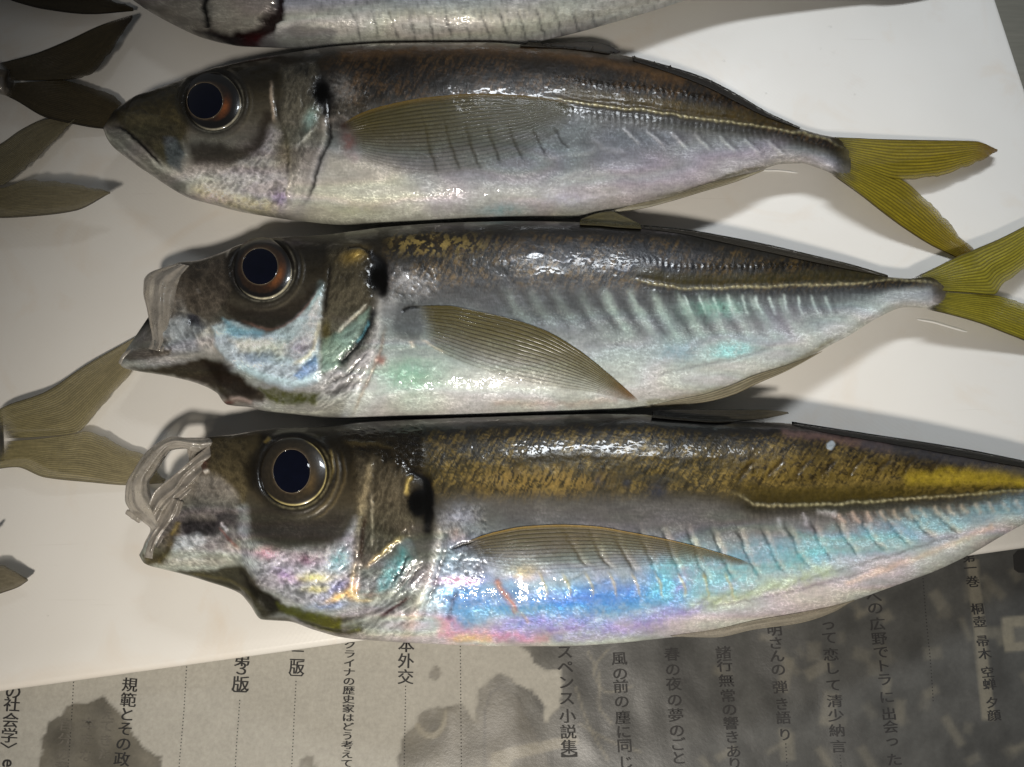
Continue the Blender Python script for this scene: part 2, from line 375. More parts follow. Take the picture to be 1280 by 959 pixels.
    return tag(make_mesh('newspaper', V2, F2, m, col=np.tile(c.reshape(-1, 3), (2, 1)), prop=np.tile(prop.reshape(-1, 3), (2, 1))),
               'damp newspaper page with columns of Japanese print under the cutting board', 'newspaper')
PAPER = newspaper()

def ink_mat(name, c):
    m, nt, p, out = new_mat(name); n = noise_n(nt, 2200, 3)
    nt.links.new(mixc(nt, n, tuple(S(*c) * .7), tuple(S(*c) * 1.4)), p.inputs['Base Color']); p.inputs['Roughness'].default_value = .7; return m
INK = ink_mat('printing_ink', (28, 27, 26)); INK2 = ink_mat('soaked_printing_ink', (30, 29, 29)); INK3 = ink_mat('show_through_ink', (86, 82, 74))
_gl = {}
def glyph(ch):
    if ch not in _gl:
        cu = bpy.data.curves.new('glyph', 'FONT'); cu.body = ch; cu.size = 1.0; cu.resolution_u = 3
        o = link(bpy.data.objects.new('glyph', cu)); dg = bpy.context.evaluated_depsgraph_get(); me = o.evaluated_get(dg).to_mesh()
        v = np.zeros(len(me.vertices) * 3); me.vertices.foreach_get('co', v); v = v.reshape(-1, 3)[:, :2]
        f = [list(p.vertices) for p in me.polygons]; o.evaluated_get(dg).to_mesh_clear()
        bpy.data.objects.remove(o); bpy.data.curves.remove(cu); _gl[ch] = (v, f)
    return _gl[ch]
def on_paper(px, py, up=.00005):
    q = unproj(px, py, ZP); q[..., 2] = ZP + paper_h(q[..., 0], q[..., 1]) + up; return q
def column(chars, ys, x0, x1, w, h, mat, name='printed_column', rot=None):
    V = []; F = []; off = 0; y0, y1 = ys[0], ys[-1]; sl = (x1 - x0) / max(1, (y1 - y0))
    for ch, y in zip(chars, ys):
        if ch == ' ': continue
        v, f = glyph(ch)
        if len(v) == 0: continue
        full = ord(ch) > 0x2fff
        lo = np.array([0.03, -.12]) if full else v.min(0); hi = np.array([.97, .88]) if full else v.max(0)
        u = (v - (lo + hi) / 2) / ((hi - lo) if full else max((hi - lo).max(), 1e-6) / .55)
        if rot and ch in rot: u = np.stack([u[:, 1], -u[:, 0]], 1)
        X = x0 + sl * (y - y0) + u[:, 0] * w + sl * (-u[:, 1] * h); Y = y - u[:, 1] * h - sl * .5 * u[:, 0] * w
        for q, dx in enumerate((-.45, 0, .45)):                       # three passes of ink make the strokes bold
            V.append(on_paper(X + dx, Y + .12 * dx, .00005 + q * .000002)); F += [[i + off for i in g] for g in f]; off += len(v)
    return make_mesh(name, np.concatenate(V), F, mat, PAPER, smooth=False, closed=False)
def dotted(p, q, gap=4.2, r=.85, mat=None):
    L = math.dist(p, q); n = int(L / gap); V = []; F = []
    for k in range(n):
        t = k / n; x = p[0] + (q[0] - p[0]) * t; y = p[1] + (q[1] - p[1]) * t; a = np.linspace(0, 2 * np.pi, 7)[:-1]
        V.append(on_paper(x + r * np.cos(a), y + r * np.sin(a))); F.append([k * 6 + i for i in range(6)][::-1])
    make_mesh('dotted_rule', np.concatenate(V), F, mat or INK, PAPER, smooth=False, closed=False)
def ev(a, b, n): return list(np.linspace(a, b, n))
column('の社会学﹀e', [864, 880, 900, 919, 937, 954], 18, 9, 20, 20, INK, rot='e')
column('規範とその政', [856, 875, 893, 911, 930, 949, 968][:6], 162, 152, 20, 19, INK)
column('第３版︺', [824, 836, 855, 870], 302, 299, 21, 20, INK)
column('二版︺', [819, 834, 849], 372, 370, 19, 18, INK)
column('クライナの歴史家はどう考えて', ev(806, 954, 14), 437.5, 433.5, 15, 11.3, INK)
column('本外交', [806, 826, 846], 508, 507, 20, 20, INK)
column('スペンス小説集︼', [815, 834, 853, 873, 895, 915, 934, 950], 706, 712, 20, 19, INK)
column('風の前の塵に同じ', [823, 842, 858, 877, 897, 915, 932, 953], 774, 782, 19, 18, INK2)
column('春の夜の夢のごと', [818, 837, 855, 875, 894, 913, 930, 947], 840, 848, 19, 18, INK2)
column('諸行無常の響きあり', [816, 832, 851, 870, 887, 904, 921, 939, 954], 905, 918, 19, 17, INK2)
column('明さんの弾き語り', [787, 804, 820, 837, 859, 880, 897, 918], 968, 981, 18, 17, INK2)
column('って恋して清少納言', [780, 797, 818, 835, 856, 876, 894, 913, 933], 1034, 1048, 19, 17, INK2)
column('への広野でトラに出会った', [746, 760, 780, 798, 815, 832, 849, 871, 892, 908, 925, 949], 1092, 1117, 19, 17, INK2)
column('第一巻桐壺帚木空蝉夕顔', [696, 710, 727, 761, 777, 801, 817, 840, 855, 878, 894], 1210, 1242, 16, 15, INK2)
column('自分の意', [906, 924, 943, 960], 82, 77, 17, 17, INK3); column('えてきた', [893, 908, 926, 943], 134, 130, 17, 16, INK3); column('本をな', [905, 925, 945], 110, 107, 18, 17, INK3)
for p, q in (((92, 853), (83, 980)), ((233, 834), (222, 980)), ((299, 876), (293, 980)), ((370, 852), (364, 980)), ((507, 858), (505, 980)), ((575.5, 808), (577, 980)), ((982, 930), (985, 980)), ((1050, 944), (1053, 980)), ((1153, 715), (1166, 880))):
    dotted(p, q, mat=INK if p[0] < 600 else INK2)
bx = np.array([(1266, 694), (1272, 688), (1300, 686), (1300, 716), (1273, 716), (1267, 712)], float)
make_mesh('printed_block', on_paper(bx[:, 0], bx[:, 1], .00006), [list(range(6))[::-1]], INK, PAPER, smooth=False, closed=False)

# ------------------------------------------------------------------ fish bodies
class Paint:
    def __init__(s, X, Y, t, u):
        n = X.size; s.t, s.u = t, u; s.X0, s.Y0 = X, Y
        s.X = X + 3.6 * (fbm(X / 15, Y / 15, 61, 3) - .5) + 2.0 * (fbm(X / 4.5, Y / 4.5, 63, 2) - .5)
        s.Y = Y + 3.6 * (fbm(X / 15, Y / 15, 62, 3) - .5) + 2.0 * (fbm(X / 4.5, Y / 4.5, 64, 2) - .5)
        s.c = np.zeros((n, 3)); s.m = np.full(n, .25); s.r = np.full(n, .36); s.k = np.full(n, .85); s.sp = np.full(n, 1.0); s.wet = np.zeros(n); s.d = np.zeros(n)
    def ramp(s, stops, mask=None, coord=None):
        q = s.t if coord is None else coord
        xs = [a for a, _ in stops]; cs = np.array([S(*c) for _, c in stops])
        v = np.stack([np.interp(q, xs, cs[:, i]) for i in range(3)], 1)
        s.mixa(v, np.ones(q.shape) if mask is None else mask)
    def mixa(s, col, mask, met=None, rough=None):
        k = mask[:, None]; s.c = s.c * (1 - k) + col * k
        if met is not None: s.m = s.m * (1 - mask) + met * mask
        if rough is not None: s.r = s.r * (1 - mask) + rough * mask
    def mix(s, col, mask, met=None, rough=None): s.mixa(S(*col), mask, met, rough)
    def stroke(s, pts, w, col=None, op=1.0, disp=0, met=None, taper=.0, jit=0, n=0, rough=None):
        if not taper and w <= 3.2: taper = .22
        p = curve(pts, n or max(2, len(pts) * 5)); a = p.min(0) - 4 * w - 4; b = p.max(0) + 4 * w + 4
        i = np.where((s.X > a[0]) & (s.X < b[0]) & (s.Y > a[1]) & (s.Y < b[1]))[0]
        if len(i) == 0: return
        x, y = s.X[i], s.Y[i]
        if jit: x = x + jit * (fbm(x / 9, y / 9, 31) - .5) * 2; y = y + jit * (fbm(x / 9, y / 9, 37) - .5) * 2
        d, al, _ = pl_dist(x, y, p); k = np.exp(-(d / w) ** 2)
        if taper: k = k * sm(0, taper, al) * sm(1, 1 - taper, al)
        M = np.zeros(s.X.shape); M[i] = k
        if col is not None: s.mix(col, M * op, met, rough)
        s.d += disp * .6 * M
    def patch(s, pts, soft, col=None, op=1.0, disp=0, met=None, rough=None, warp=3, nz=0, seed=3, smooth=True, scale=12):
        p = np.asarray(pts, float)
        if smooth: p = curve(np.r_[p, p[:1]], len(p) * 5)[:-1]
        a = p.min(0) - 3 * soft - 8; b = p.max(0) + 3 * soft + 8
        i = np.where((s.X > a[0]) & (s.X < b[0]) & (s.Y > a[1]) & (s.Y < b[1]))[0]
        if len(i) == 0: return np.zeros(s.X.shape)
        x, y = s.X[i], s.Y[i]; wx = x + warp * (fbm(x / scale, y / scale, seed) - .5) * 2; wy = y + warp * (fbm(x / scale, y / scale, seed + 9) - .5) * 2
        k = sm(-soft, soft, poly_sd(wx, wy, [tuple(q) for q in p])); kd = k
        if nz: k = k * np.clip(1 - nz + nz * 2.2 * (fbm(x / 5, y / 5, seed + 5, 3) - .15), 0, 1)
        M = np.zeros(s.X.shape); M[i] = k; D = np.zeros(s.X.shape); D[i] = kd
        if col is not None: s.mix(col, M * op, met, rough)
        s.d += disp * D; return D
    def blob(s, cx, cy, rx, ry, col=None, op=1.0, ang=0, disp=0, met=None, nz=0, seed=1):
        x, y = rotxy(s.X - cx, s.Y - cy, ang); k = np.exp(-((x / rx) ** 2 + (y / ry) ** 2))
        if nz: k = k * np.clip(1 - nz + nz * 2.2 * (fbm(s.X / 5, s.Y / 5, seed + 5, 3) - .15), 0, 1)
        if col is not None: s.mix(col, k * op, met)
        s.d += disp * k
    def foil(s, pts, amp, seed, sx=8, sy=5, ang=0, soft=6, shine=.5):
        """crinkled silvery skin over the gill plates"""
        D = s.patch(pts, soft, warp=4); x, y = rotxy(s.X, s.Y, ang)
        r1 = 1 - np.abs(2 * fbm(x / sx, y / sy, seed, 3) - 1); r2 = 1 - np.abs(2 * fbm(x / sx * 2.3, y / sy * 2.3, seed + 4, 2) - 1)
        r = .82 * r1 ** 3 + .18 * r2 ** 3; s.d += amp * D * r
        s.c *= (1 + D * shine * (r * 2.2 - .75))[:, None]; s.c = np.clip(s.c, .003, 1); s.r -= .1 * D; s.m = s.m + .25 * D * r; s.wet = np.maximum(s.wet, D)
    def matte(s, cx, cy, rx, ry):
        k = np.exp(-(((s.X - cx) / rx) ** 2 + ((s.Y - cy) / ry) ** 2) ** 2); s.k *= 1 - .97 * k; s.sp *= 1 - k; s.m *= 1 - k; s.d *= 1 - .85 * k; s.c = s.c * (1 - k)[:, None] + S(5, 4, 4) * k[:, None]
    def flecks(s, col, mask, sx, sy, ang, thr, seed, op=1.0, met=None, soft=.1, o=3):
        x, y = rotxy(s.X, s.Y, ang); n = fbm(x / sx, y / sy, seed, o); s.mix(col, sm(thr, thr + soft, n) * mask * op, met)

def finish(p, seed, silver=.5, iri=.3):
    """fine mottling, silver grain and soft rainbow sheen of the wet skin"""
    X, Y = p.X, p.Y
    n1 = fbm(X / 3.4, Y / 2.6, seed, 2); n2 = fbm(X / 34, Y / 13, seed + 1, 3)
    low = sm(.34, .55, p.t)
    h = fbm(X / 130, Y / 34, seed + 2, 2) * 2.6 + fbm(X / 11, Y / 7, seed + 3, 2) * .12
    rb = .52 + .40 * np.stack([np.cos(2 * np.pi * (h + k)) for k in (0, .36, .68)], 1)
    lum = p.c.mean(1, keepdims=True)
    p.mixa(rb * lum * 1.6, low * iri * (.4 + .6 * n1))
    br = fbm(X / 13, Y / 1.5, seed + 4, 2)
    p.c *= ((.79 + .20 * n1 + .26 * n2) * (.91 + .18 * br))[:, None] ** 1.25 * (1 - .34 * sm(.36, .1, p.t))[:, None]
    rg = 1 - np.abs(2 * fbm(X / 7, Y / 2.4, seed + 5, 3) - 1)
    k = sm(.86, .97, rg) * (low + .12) * sm(.35, .65, n2)
    p.c = p.c * (1 + (1.0 * silver * k)[:, None]) * (1 - .27 * low)[:, None]; p.m *= .45; p.m = np.clip(p.m + .3 * k * silver, 0, .9); p.r = p.r - .08 * k
    p.d += .03 * (n1 - .5) + .02 * k
    xx, yy = rotxy(X, Y, 4); row = np.floor(yy / 4.6); fx = ((xx + (row % 2) * 4) % 8) / 8; fy = (yy % 4.6) / 4.6      # small scales
    e = np.abs(np.hypot((fx - .3) * 1.3, fy - .5) - .52); sc = sm(.22, .03, e) * sm(.27, .34, p.u) * (.4 + .6 * n2)
    p.c *= (1 - 0.10 * sc)[:, None]; p.d += -.018 * sc
    p.c *= 1 + (np.array([.95, 1.0, 1.07]) - 1) * low[:, None]
    bel = np.exp(-((p.t - .8) / .14) ** 2); p.k *= 1 - .3 * bel; p.sp *= 1 - .75 * bel; p.m *= 1 - .6 * bel; p.r = p.r + .1 * bel
    lum = p.c.mean(1); p.c *= np.clip((np.maximum(lum, .002) / .2) ** .30, .5, 1.25)[:, None]
    p.k *= np.maximum(.12 + .88 * sm(.42, .54, fbm(X / 30, Y / 10, seed + 9, 3)), p.wet)
def sections(Dp, Vp, T, zm, NV, NB, p=.9):
    """rings of points: dorsal line, over the upper flank, ventral line, under side"""
    th = np.linspace(0, np.pi, NV); f = (1 - np.cos(th)) / 2; s = np.sin(th) ** p
    th2 = np.linspace(np.pi, 2 * np.pi, NB + 2)[1:-1]; f2 = (1 - np.cos(th2)) / 2; s2 = -np.abs(np.sin(th2)) ** .7
    A = unproj(Dp[:, 0], Dp[:, 1], zm); B = unproj(Vp[:, 0], Vp[:, 1], zm)
    ff = np.r_[f, f2]; ss = np.r_[s, s2]
    P = A[:, None] * (1 - ff)[None, :, None] + B[:, None] * ff[None, :, None]
    P[..., 2] = zm[:, None] + T[:, None] * ss[None, :]
    P[..., 2] = np.maximum(P[..., 2], .0003)
    return P
def build_body(name, dorsal, ventral, xend, T, zm, paint, parent, bow=0, NU=760, NV=280, NB=22, Tmax=.011, ease=.22, hi=1.0):
    u = np.linspace(0, 1, NU) ** .95
    dx, dy = np.array(dorsal, float).T; vx, vy = np.array(ventral, float).T
    x0 = max(dx[0], vx[0]); xu = x0 + (xend - x0) * u; w = np.clip(1 - u / ease, 0, 1) ** 2
    xd = xu + (dx[0] - x0) * w; xv = xu + (vx[0] - x0) * w
    Tu = np.interp(u, *zip(*T)); Zu = np.interp(u, *zip(*zm))
    ker = np.hanning(41); ker /= ker.sum()
    sm1 = lambda a: np.convolve(np.pad(a, 20, 'edge'), ker, 'valid')
    Tu = sm1(Tu) * Tmax; Tu *= np.sqrt(np.clip(u / .035, 0, 1)) * .93 + .07; Zu = sm1(Zu) * Tmax
    cd = np.zeros(NU); cv = np.zeros(NU)
    for it in range(4):                                            # make the silhouette, not the mid line, follow the outline
        Dp = np.stack([xd, pchip(dx, dy, xd) + cd], 1); Vp = np.stack([xv, pchip(vx, vy, xv) + cv], 1)
        P = sections(Dp, Vp, Tu, Zu, 61, 8); X, Y = proj(P)
        i0 = Y.argmin(1); i1 = Y.argmax(1); r = np.arange(NU)
        cd += sm1(pchip(dx, dy, X[r, i0]) - Y[r, i0]) * .8; cv += sm1(pchip(vx, vy, X[r, i1]) - Y[r, i1]) * .8
    Dp = np.stack([xd, pchip(dx, dy, xd) + cd], 1); Vp = np.stack([xv, pchip(vx, vy, xv) + cv], 1)
    P = sections(Dp, Vp, Tu, Zu, NV, NB)
    ff = np.r_[(1 - np.cos(np.linspace(0, np.pi, NV))) / 2, (1 - np.cos(np.linspace(np.pi, 2 * np.pi, NB + 2)[1:-1])) / 2]
    if bow: P[..., 0] += bow * .0002 * (np.exp(-((ff - .52) / .3) ** 4) * np.sin(np.pi * ff))[None, :] * (np.clip(1 - u / .13, 0, 1) ** 2)[:, None]
    X, Y = proj(P)
    yd = pchip(dx, dy, X); yv = pchip(vx, vy, X); t = np.clip((Y - yd) / np.maximum(yv - yd, 1), 0, 1)
    pt = Paint(X.ravel(), Y.ravel(), t.ravel(), np.repeat(u, P.shape[1])); paint(pt)
    th = np.r_[np.sin(np.linspace(0, np.pi, NV)), np.zeros(NB)]
    P[..., 2] += (pt.d.reshape(X.shape)) * .001 * np.clip(th * 2.5, 0, 1)[None, :] * np.clip(u / .02, 0, 1)[:, None]
    nr = P.shape[1]; F = grid_faces(NU, nr, wrap=True)
    q = P.reshape(-1, 3)[F[nr * (NU // 2) + NV // 2]]; up = np.cross(q[1] - q[0], q[2] - q[1])[2] > 0
    F = F if up else F[:, ::-1]
    cap = [list(range(nr))[::-1], list(range((NU - 1) * nr, NU * nr))]
    me_F = [F]
    V = P.reshape(-1, 3)
    # close the ends with a fan
    V = np.concatenate([V, P[0].mean(0)[None], P[-1].mean(0)[None]]); nA = len(V) - 2
    j = np.arange(nr); j2 = (j + 1) % nr
    tri = np.concatenate([np.stack([j2, j, np.full(nr, nA)], 1), np.stack([(NU - 1) * nr + j, (NU - 1) * nr + j2, np.full(nr, nA + 1)], 1)])
    Fl = list(F) + list(tri if up else tri[:, ::-1])
    add = lambda a, i: np.concatenate([a, a[[0]], a[[-1]]])
    col = add(pt.c, 0); prop = add(np.stack([pt.m, np.clip(pt.r, .05, 1), pt.k, pt.sp], 1), 0)
    o = make_mesh(name, V, Fl, SKIN, parent, np.clip(col, 0, 1), prop)
    top = P[:, :NV]; ts = top[::3, ::3]; bvh = BVHTree.FromPolygons([tuple(v) for v in ts.reshape(-1, 3)], [tuple(f) for f in grid_faces(ts.shape[0], ts.shape[1])])
    zmid = lambda px: np.interp(px, xu, Zu)
    def hit(px, py):
        d = unproj(px, py, 0) - CAM; h = bvh.ray_cast(Vector(CAM), Vector(d).normalized())
        return h[0].z if h[0] is not None else None
    def drape(px, py, lift=.0004):
        out = np.empty(px.shape + (3,))
        for i in np.ndindex(px.shape):
            z = hit(px[i], py[i]); z = float(zmid(px[i])) if z is None else z
            lf = lift if np.isscalar(lift) else lift[i]
            out[i] = unproj(px[i], py[i], z + lf)
        return out
    return o, drape, hit

# ------------------------------------------------------------------ fins
def ruled(outer, inner, na, nb):
    A = curve(outer, na); B = curve(inner, na); b = np.linspace(0, 1, nb)[None, :, None]
    return A[:, None] * (1 - b) + B[:, None] * b
def fin_paint(G, rays, c0, c1, edge, alpha, seed, ray_dark=.55, tip=None, alpha_in=None, base=None, fade=0):
    na, nb, _ = G.shape; a = np.linspace(0, 1, na)[:, None]; b = np.linspace(0, 1, nb)[None, :]
    a, b = np.broadcast_arrays(a, b)
    col = S(*c0) * (1 - a[..., None]) + S(*c1) * a[..., None]
    wob = b + .003 * (vnoise(a * 9, b * 7, seed) - .5)
    ph = wob * rays; ray = np.abs((ph % 1) - .5) * 2; ray2 = np.abs(((ph * 3) % 1) - .5) * 2
    n = fbm(a * 14, b * rays * .9, seed + 4, 3)
    k = 1.08 - ray_dark * sm(.45, 1, ray) * (.6 + n) - .16 * sm(.5, 1, ray2) * sm(.35, .7, a) + .22 * sm(.35, 0, ray)
    col = col * np.clip(k, .15, 1.2)[..., None] * (.7 + .6 * n)[..., None]
    if edge is not None:
        e = np.exp(-(b / .045) ** 2)[..., None]; col = col * (1 - e * .8) + S(*edge) * e * .8
    if tip is not None:
        e = sm(.8, 1, a + .1 * (n - .5))[..., None]; col = col * (1 - e) + S(*tip) * e
    if base is not None:
        e = (1 - sm(.0, base[3], a + .1 * (n - .5)))[..., None]; col = col * (1 - e) + S(*base[:3]) * e
    al = np.full(a.shape, alpha, float)
    if alpha_in is not None:
        al = alpha + (alpha_in - alpha) * sm(.12, .95, b); al = np.clip(al * (.55 + .75 * sm(.45, 1, ray)) + .5 * np.exp(-(b / .03) ** 2) * (1 - .6 * a), 0, 1) * sm(0, .09, a) * sm(1.0, .93, a) * sm(1.0, .9, b)
    if fade: al = al * sm(0, fade, a) * (1 - .45 * sm(.72, 1, b) * sm(.3, .5, a))
    h = .00009 * (1 - sm(.3, .9, ray)) * (1 - .6 * a)
    return col, al, h
def fin_mesh(name, parts, parent, mat=FIN):
    V = []; F = []; C = []; off = 0
    for P, th, col, al in parts:
        v, f = closed_sheet(P, th); V.append(v); F.append(f + off); off += len(v)
        c = np.concatenate([col, al[..., None]], -1).reshape(-1, 4); C.append(np.r_[c, c])
    return make_mesh(name, np.concatenate(V), np.concatenate(F), mat, parent, np.concatenate(C))
def ragged(G, amp, seed):
    """uneven torn rear edge of a fin"""
    na, nb, _ = G.shape; a = np.linspace(0, 1, na)
    k = amp * (fbm(a * 22, a * 0 + seed, seed, 3) - .4) * sm(.35, .55, a)
    d = G[:, -2] - G[:, -1]; d /= np.linalg.norm(d, axis=1)[:, None] + 1e-6
    w = np.linspace(0, 1, nb)[None, :, None] ** 6
    return G + (d * k[:, None])[:, None] * w
def tail(parent, lobes, z0, z1, c0, c1, edge, alpha=.93, rays=13, tip=None, base=None, na=110, nb=80, seed=1, dark=.5, th=.00035, wave=.0006):
    parts = []
    for q, (outer, inner) in enumerate(lobes):
        G = ragged(ruled(outer, inner, na, nb), 5, seed + q); col, al, h = fin_paint(G, rays, c0, c1, edge, alpha, seed + 7 * q, dark, tip, None, base, .07)
        a = np.linspace(0, 1, na)[:, None]; b = np.linspace(0, 1, nb)[None, :]
        zz = z1[q] if hasattr(z1, '__len__') else z1
        z = z0 + (zz - z0) * sm(0, 1, a) + h + wave * np.sin(a * 5 + b * 3 + q) * a
        parts.append((unproj(G[..., 0], G[..., 1], z), th, col, al))
    return fin_mesh('tail_fin', parts, parent)
def draped_fin(name, parent, drape, outer, inner, rays, c0, c1, edge, alpha, alpha_in=None, lift=.0006, na=120, nb=150, seed=2, tip=None, dark=.5, base=None, th=.0002, lift1=None, mat=None):
    G = ruled(outer, inner, na, nb); col, al, h = fin_paint(G, rays, c0, c1, edge, alpha, seed, dark, tip, alpha_in, base)
    a = np.linspace(0, 1, na)[:, None] + np.zeros((1, nb)); lf = lift + ((lift1 if lift1 is not None else lift) - lift) * a
    P = drape(G[..., 0], G[..., 1], lf + h)
    for _ in range(2): P[1:-1, :, 2] = (P[:-2, :, 2] + P[1:-1, :, 2] * 2 + P[2:, :, 2]) / 4
    return fin_mesh(name, [(P, th, col, al)], parent, mat or FIN)

# ------------------------------------------------------------------ eyes
def eye(parent, hit, cx, cy, R, pcx, pcy, prx, pry, iris, rim, gold, ringcol=(16, 13, 11), hgt=.0021, irisR=.80):
    pts = [(cx + R * .9 * math.cos(a), cy + R * .9 * math.sin(a)) for a in np.linspace(0, 2 * np.pi, 9)[:-1]]
    q = np.array([(x, y, hit(x, y) or 0) for x, y in pts]); A = np.c_[q[:, 0] - cx, q[:, 1] - cy, np.ones(len(q))]; co, *_ = np.linalg.lstsq(A, q[:, 2], rcond=None)
    plane = lambda x, y: co[0] * (x - cx) + co[1] * (y - cy) + co[2]
    nr, ns = 44, 96; rr = np.linspace(0, 1, nr)[:, None]; ph = np.linspace(0, 2 * np.pi, ns, endpoint=False)[None, :]
    def dome(ox, oy, rx, ry, rr, z):
        x = ox + rx * rr * np.cos(ph); y = oy + ry * rr * np.sin(ph); return unproj(x, y, plane(x, y) + z), x, y
    prof = -.0004 + hgt * np.sqrt(np.clip(1 - (rr * .97) ** 2, 0, 1)) ** 1.0 + 0 * ph
    P, x, y = dome(cx, cy, R, R, rr, prof)
    rn = np.hypot((x - cx) / R, (y - cy) / R); rp = np.hypot((x - pcx) / prx, (y - pcy) / pry); an = np.degrees(np.arctan2(y - cy, x - cx))
    n1 = fbm(x / 3, y / 3, 3, 3); n2 = vnoise(an / 7, rn * 4, 4)
    c = np.tile(S(*iris), (nr, ns, 1)) * (.55 + .9 * n1)[..., None]
    g = (np.exp(-((an - 28) / 34) ** 2) * sm(1.0, 1.12, rp) * sm(1.62, 1.15, rp) * (.35 + .8 * n1))[..., None]; c = c * (1 - g) + S(*gold) * g
    k = sm(irisR - .07, irisR + .02, rn + .03 * (n2 - .5))[..., None]; c = c * (1 - k) + S(*ringcol) * k
    k = (sm(.90, .93, rn) * sm(1.0, .965, rn) * sm(-75, -35, an) * sm(150, 80, an) * (.45 + .7 * n1))[..., None]; c = c * (1 - k) + S(*rim) * k
    k = (np.exp(-((rp - 1.06) / .04) ** 2) * (.2 + .4 * n1))[..., None]; c = c * (1 - k * .5) + S(120, 100, 76) * k * .5
    F = list(grid_faces(nr, ns, wrap=True)); e = make_mesh('eye', P.reshape(-1, 3), F, EYE, parent, np.clip(c.reshape(-1, 3), 0, 1), closed=False)
    nr = 20; rr = np.linspace(0, 1, nr)[:, None]
    def top(px, py):
        return -.0004 + hgt * np.sqrt(np.clip(1 - .94 * (((px - cx) / R) ** 2 + ((py - cy) / R) ** 2), 0, 1))
    wb = 1 + .05 * (vnoise(np.cos(ph) * 2.2 + cx, np.sin(ph) * 2.2, 5) - .5)
    x = pcx + prx * wb * rr * np.cos(ph); y = pcy + pry * wb * rr * np.sin(ph)
    P = unproj(x, y, plane(x, y) + top(x, y) + .00035 * np.sqrt(1 - rr ** 2 * .98) - .00004)
    c = np.tile(S(9, 11, 22), (nr * ns, 1)); make_mesh('pupil', P.reshape(-1, 3), list(grid_faces(nr, ns, wrap=True)), PUPIL, e, c, closed=False)
    a = np.linspace(0, 2 * np.pi, 73); x = pcx + prx * 1.02 * np.cos(a); y = pcy + pry * 1.02 * np.sin(a)
    v, f = tube(unproj(x, y, plane(x, y) + top(x, y) + .00003), np.full(73, .00007), 6); make_mesh('pupil_rim', v, f, EYE, e, np.tile(S(104, 92, 74), (len(v), 1)))
    return e

# ------------------------------------------------------------------ the three horse mackerel
TPROF = [(0, .34), (.04, .52), (.12, .78), (.25, .98), (.45, 1.0), (.62, .84), (.8, .5), (.92, .28), (.97, .2), (1, .05)]
ZPROF = [(0, .92), (.2, 1.0), (.5, 1.0), (.75, .82), (1, .52)]

def back_and_flank(p, lat, lat_from, gold, gold_op, olive, gillx, seed, band=18, streak=-62):
    """skin behind the gill cover: mottled back, keel scutes on the side line, muscle blocks"""
    body = sm(-12, 26, p.X - gillx + 22 * (fbm(p.X / 12, p.Y / 9, seed + 40) - .5))
    x, y = rotxy(p.X, p.Y, streak)
    bandmask = sm(.03, .09, p.t) * sm(.40, .27, p.t) * body
    big = fbm(p.X / 42, p.Y / 26, seed + 2, 3)
    st = fbm(x / 10, y / 1.7, seed, 3); fl = fbm(p.X / 3.2, p.Y / 2.2, seed + 8, 2)
    g = sm(.40, .76, st * .6 + fl * .4) * sm(.3, .62, big + .08) * bandmask
    p.mix(gold, g * gold_op, met=.55, rough=.32)
    dk = sm(.5, .25, st) * bandmask; p.c *= (1 - .45 * dk)[:, None]
    d, al, side = pl_dist(p.X, p.Y, curve(lat, 40)); sd = d * side            # positive below the line
    on = sm(lat_from - 25, lat_from + 25, p.X)
    tick = .5 + .5 * np.sin(p.X / 7.5 * 2 * np.pi + .6 * np.sin(p.Y / 5))
    ob = np.exp(-((sd + band * .55) / (band * .5)) ** 4) * on * (.75 + .25 * tick)
    p.mix(olive, ob * .8, met=.3)
    dkb = np.exp(-((sd - 8) / 7) ** 2) * on; p.c *= (1 - .42 * dkb)[:, None]
    ln = np.exp(-(sd / 1.7) ** 2) * on; p.mix((176, 166, 128), ln * (.35 + .5 * tick), met=.6, rough=.25)
    p.d += .12 * ln * (.5 + .5 * tick) - .06 * np.exp(-((sd - 5) / 2.5) ** 2) * on - .12 * np.exp(-((sd + 5) / 3) ** 2) * on
    fine = np.exp(-((sd - 14) / 11) ** 2) * on; p.d += .05 * fine * tick; p.c *= (1 + .16 * fine * (tick - .5))[:, None]
    up = np.exp(-((sd + band * 1.55) / 4.5) ** 2) * on; p.d += .07 * up * tick; p.r = p.r - .12 * up
    # fine grain everywhere
    p.d += .05 * (fbm(p.X / 6, p.Y / 6, seed + 20, 2) - .5) + .16 * (fbm(p.X / 26, p.Y / 18, seed + 21, 2) - .5) * body
    p.c *= (.90 + .2 * fbm(p.X / 9, p.Y / 6, seed + 30, 3))[:, None]
    return body, sd, on

def eye_socket(p, cx, cy, R, rimcol=(150, 145, 128)):
    r = np.hypot(p.X0 - cx, p.Y0 - cy) / R
    p.mix((34, 31, 26), sm(1.35, 1.0, r) * .8); p.d += -1.5 * sm(1.02, .85, r) + .35 * np.exp(-((r - 1.12) / .09) ** 2)
    an = np.degrees(np.arctan2(p.Y0 - cy, p.X0 - cx)); n = fbm(p.X0 / 3, p.Y0 / 3, 8)
    p.mix(rimcol, np.exp(-((r - 1.04) / .035) ** 2) * sm(-60, -10, an) * sm(150, 90, an) * n, met=.7)
    p.d += .18 * np.exp(-((r - 1.3) / .05) ** 2) * sm(-40, 0, an) * sm(120, 60, an)
    p.mix((120, 112, 92), .35 * np.exp(-((r - 1.3) / .035) ** 2) * sm(-40, 0, an) * sm(120, 60, an))

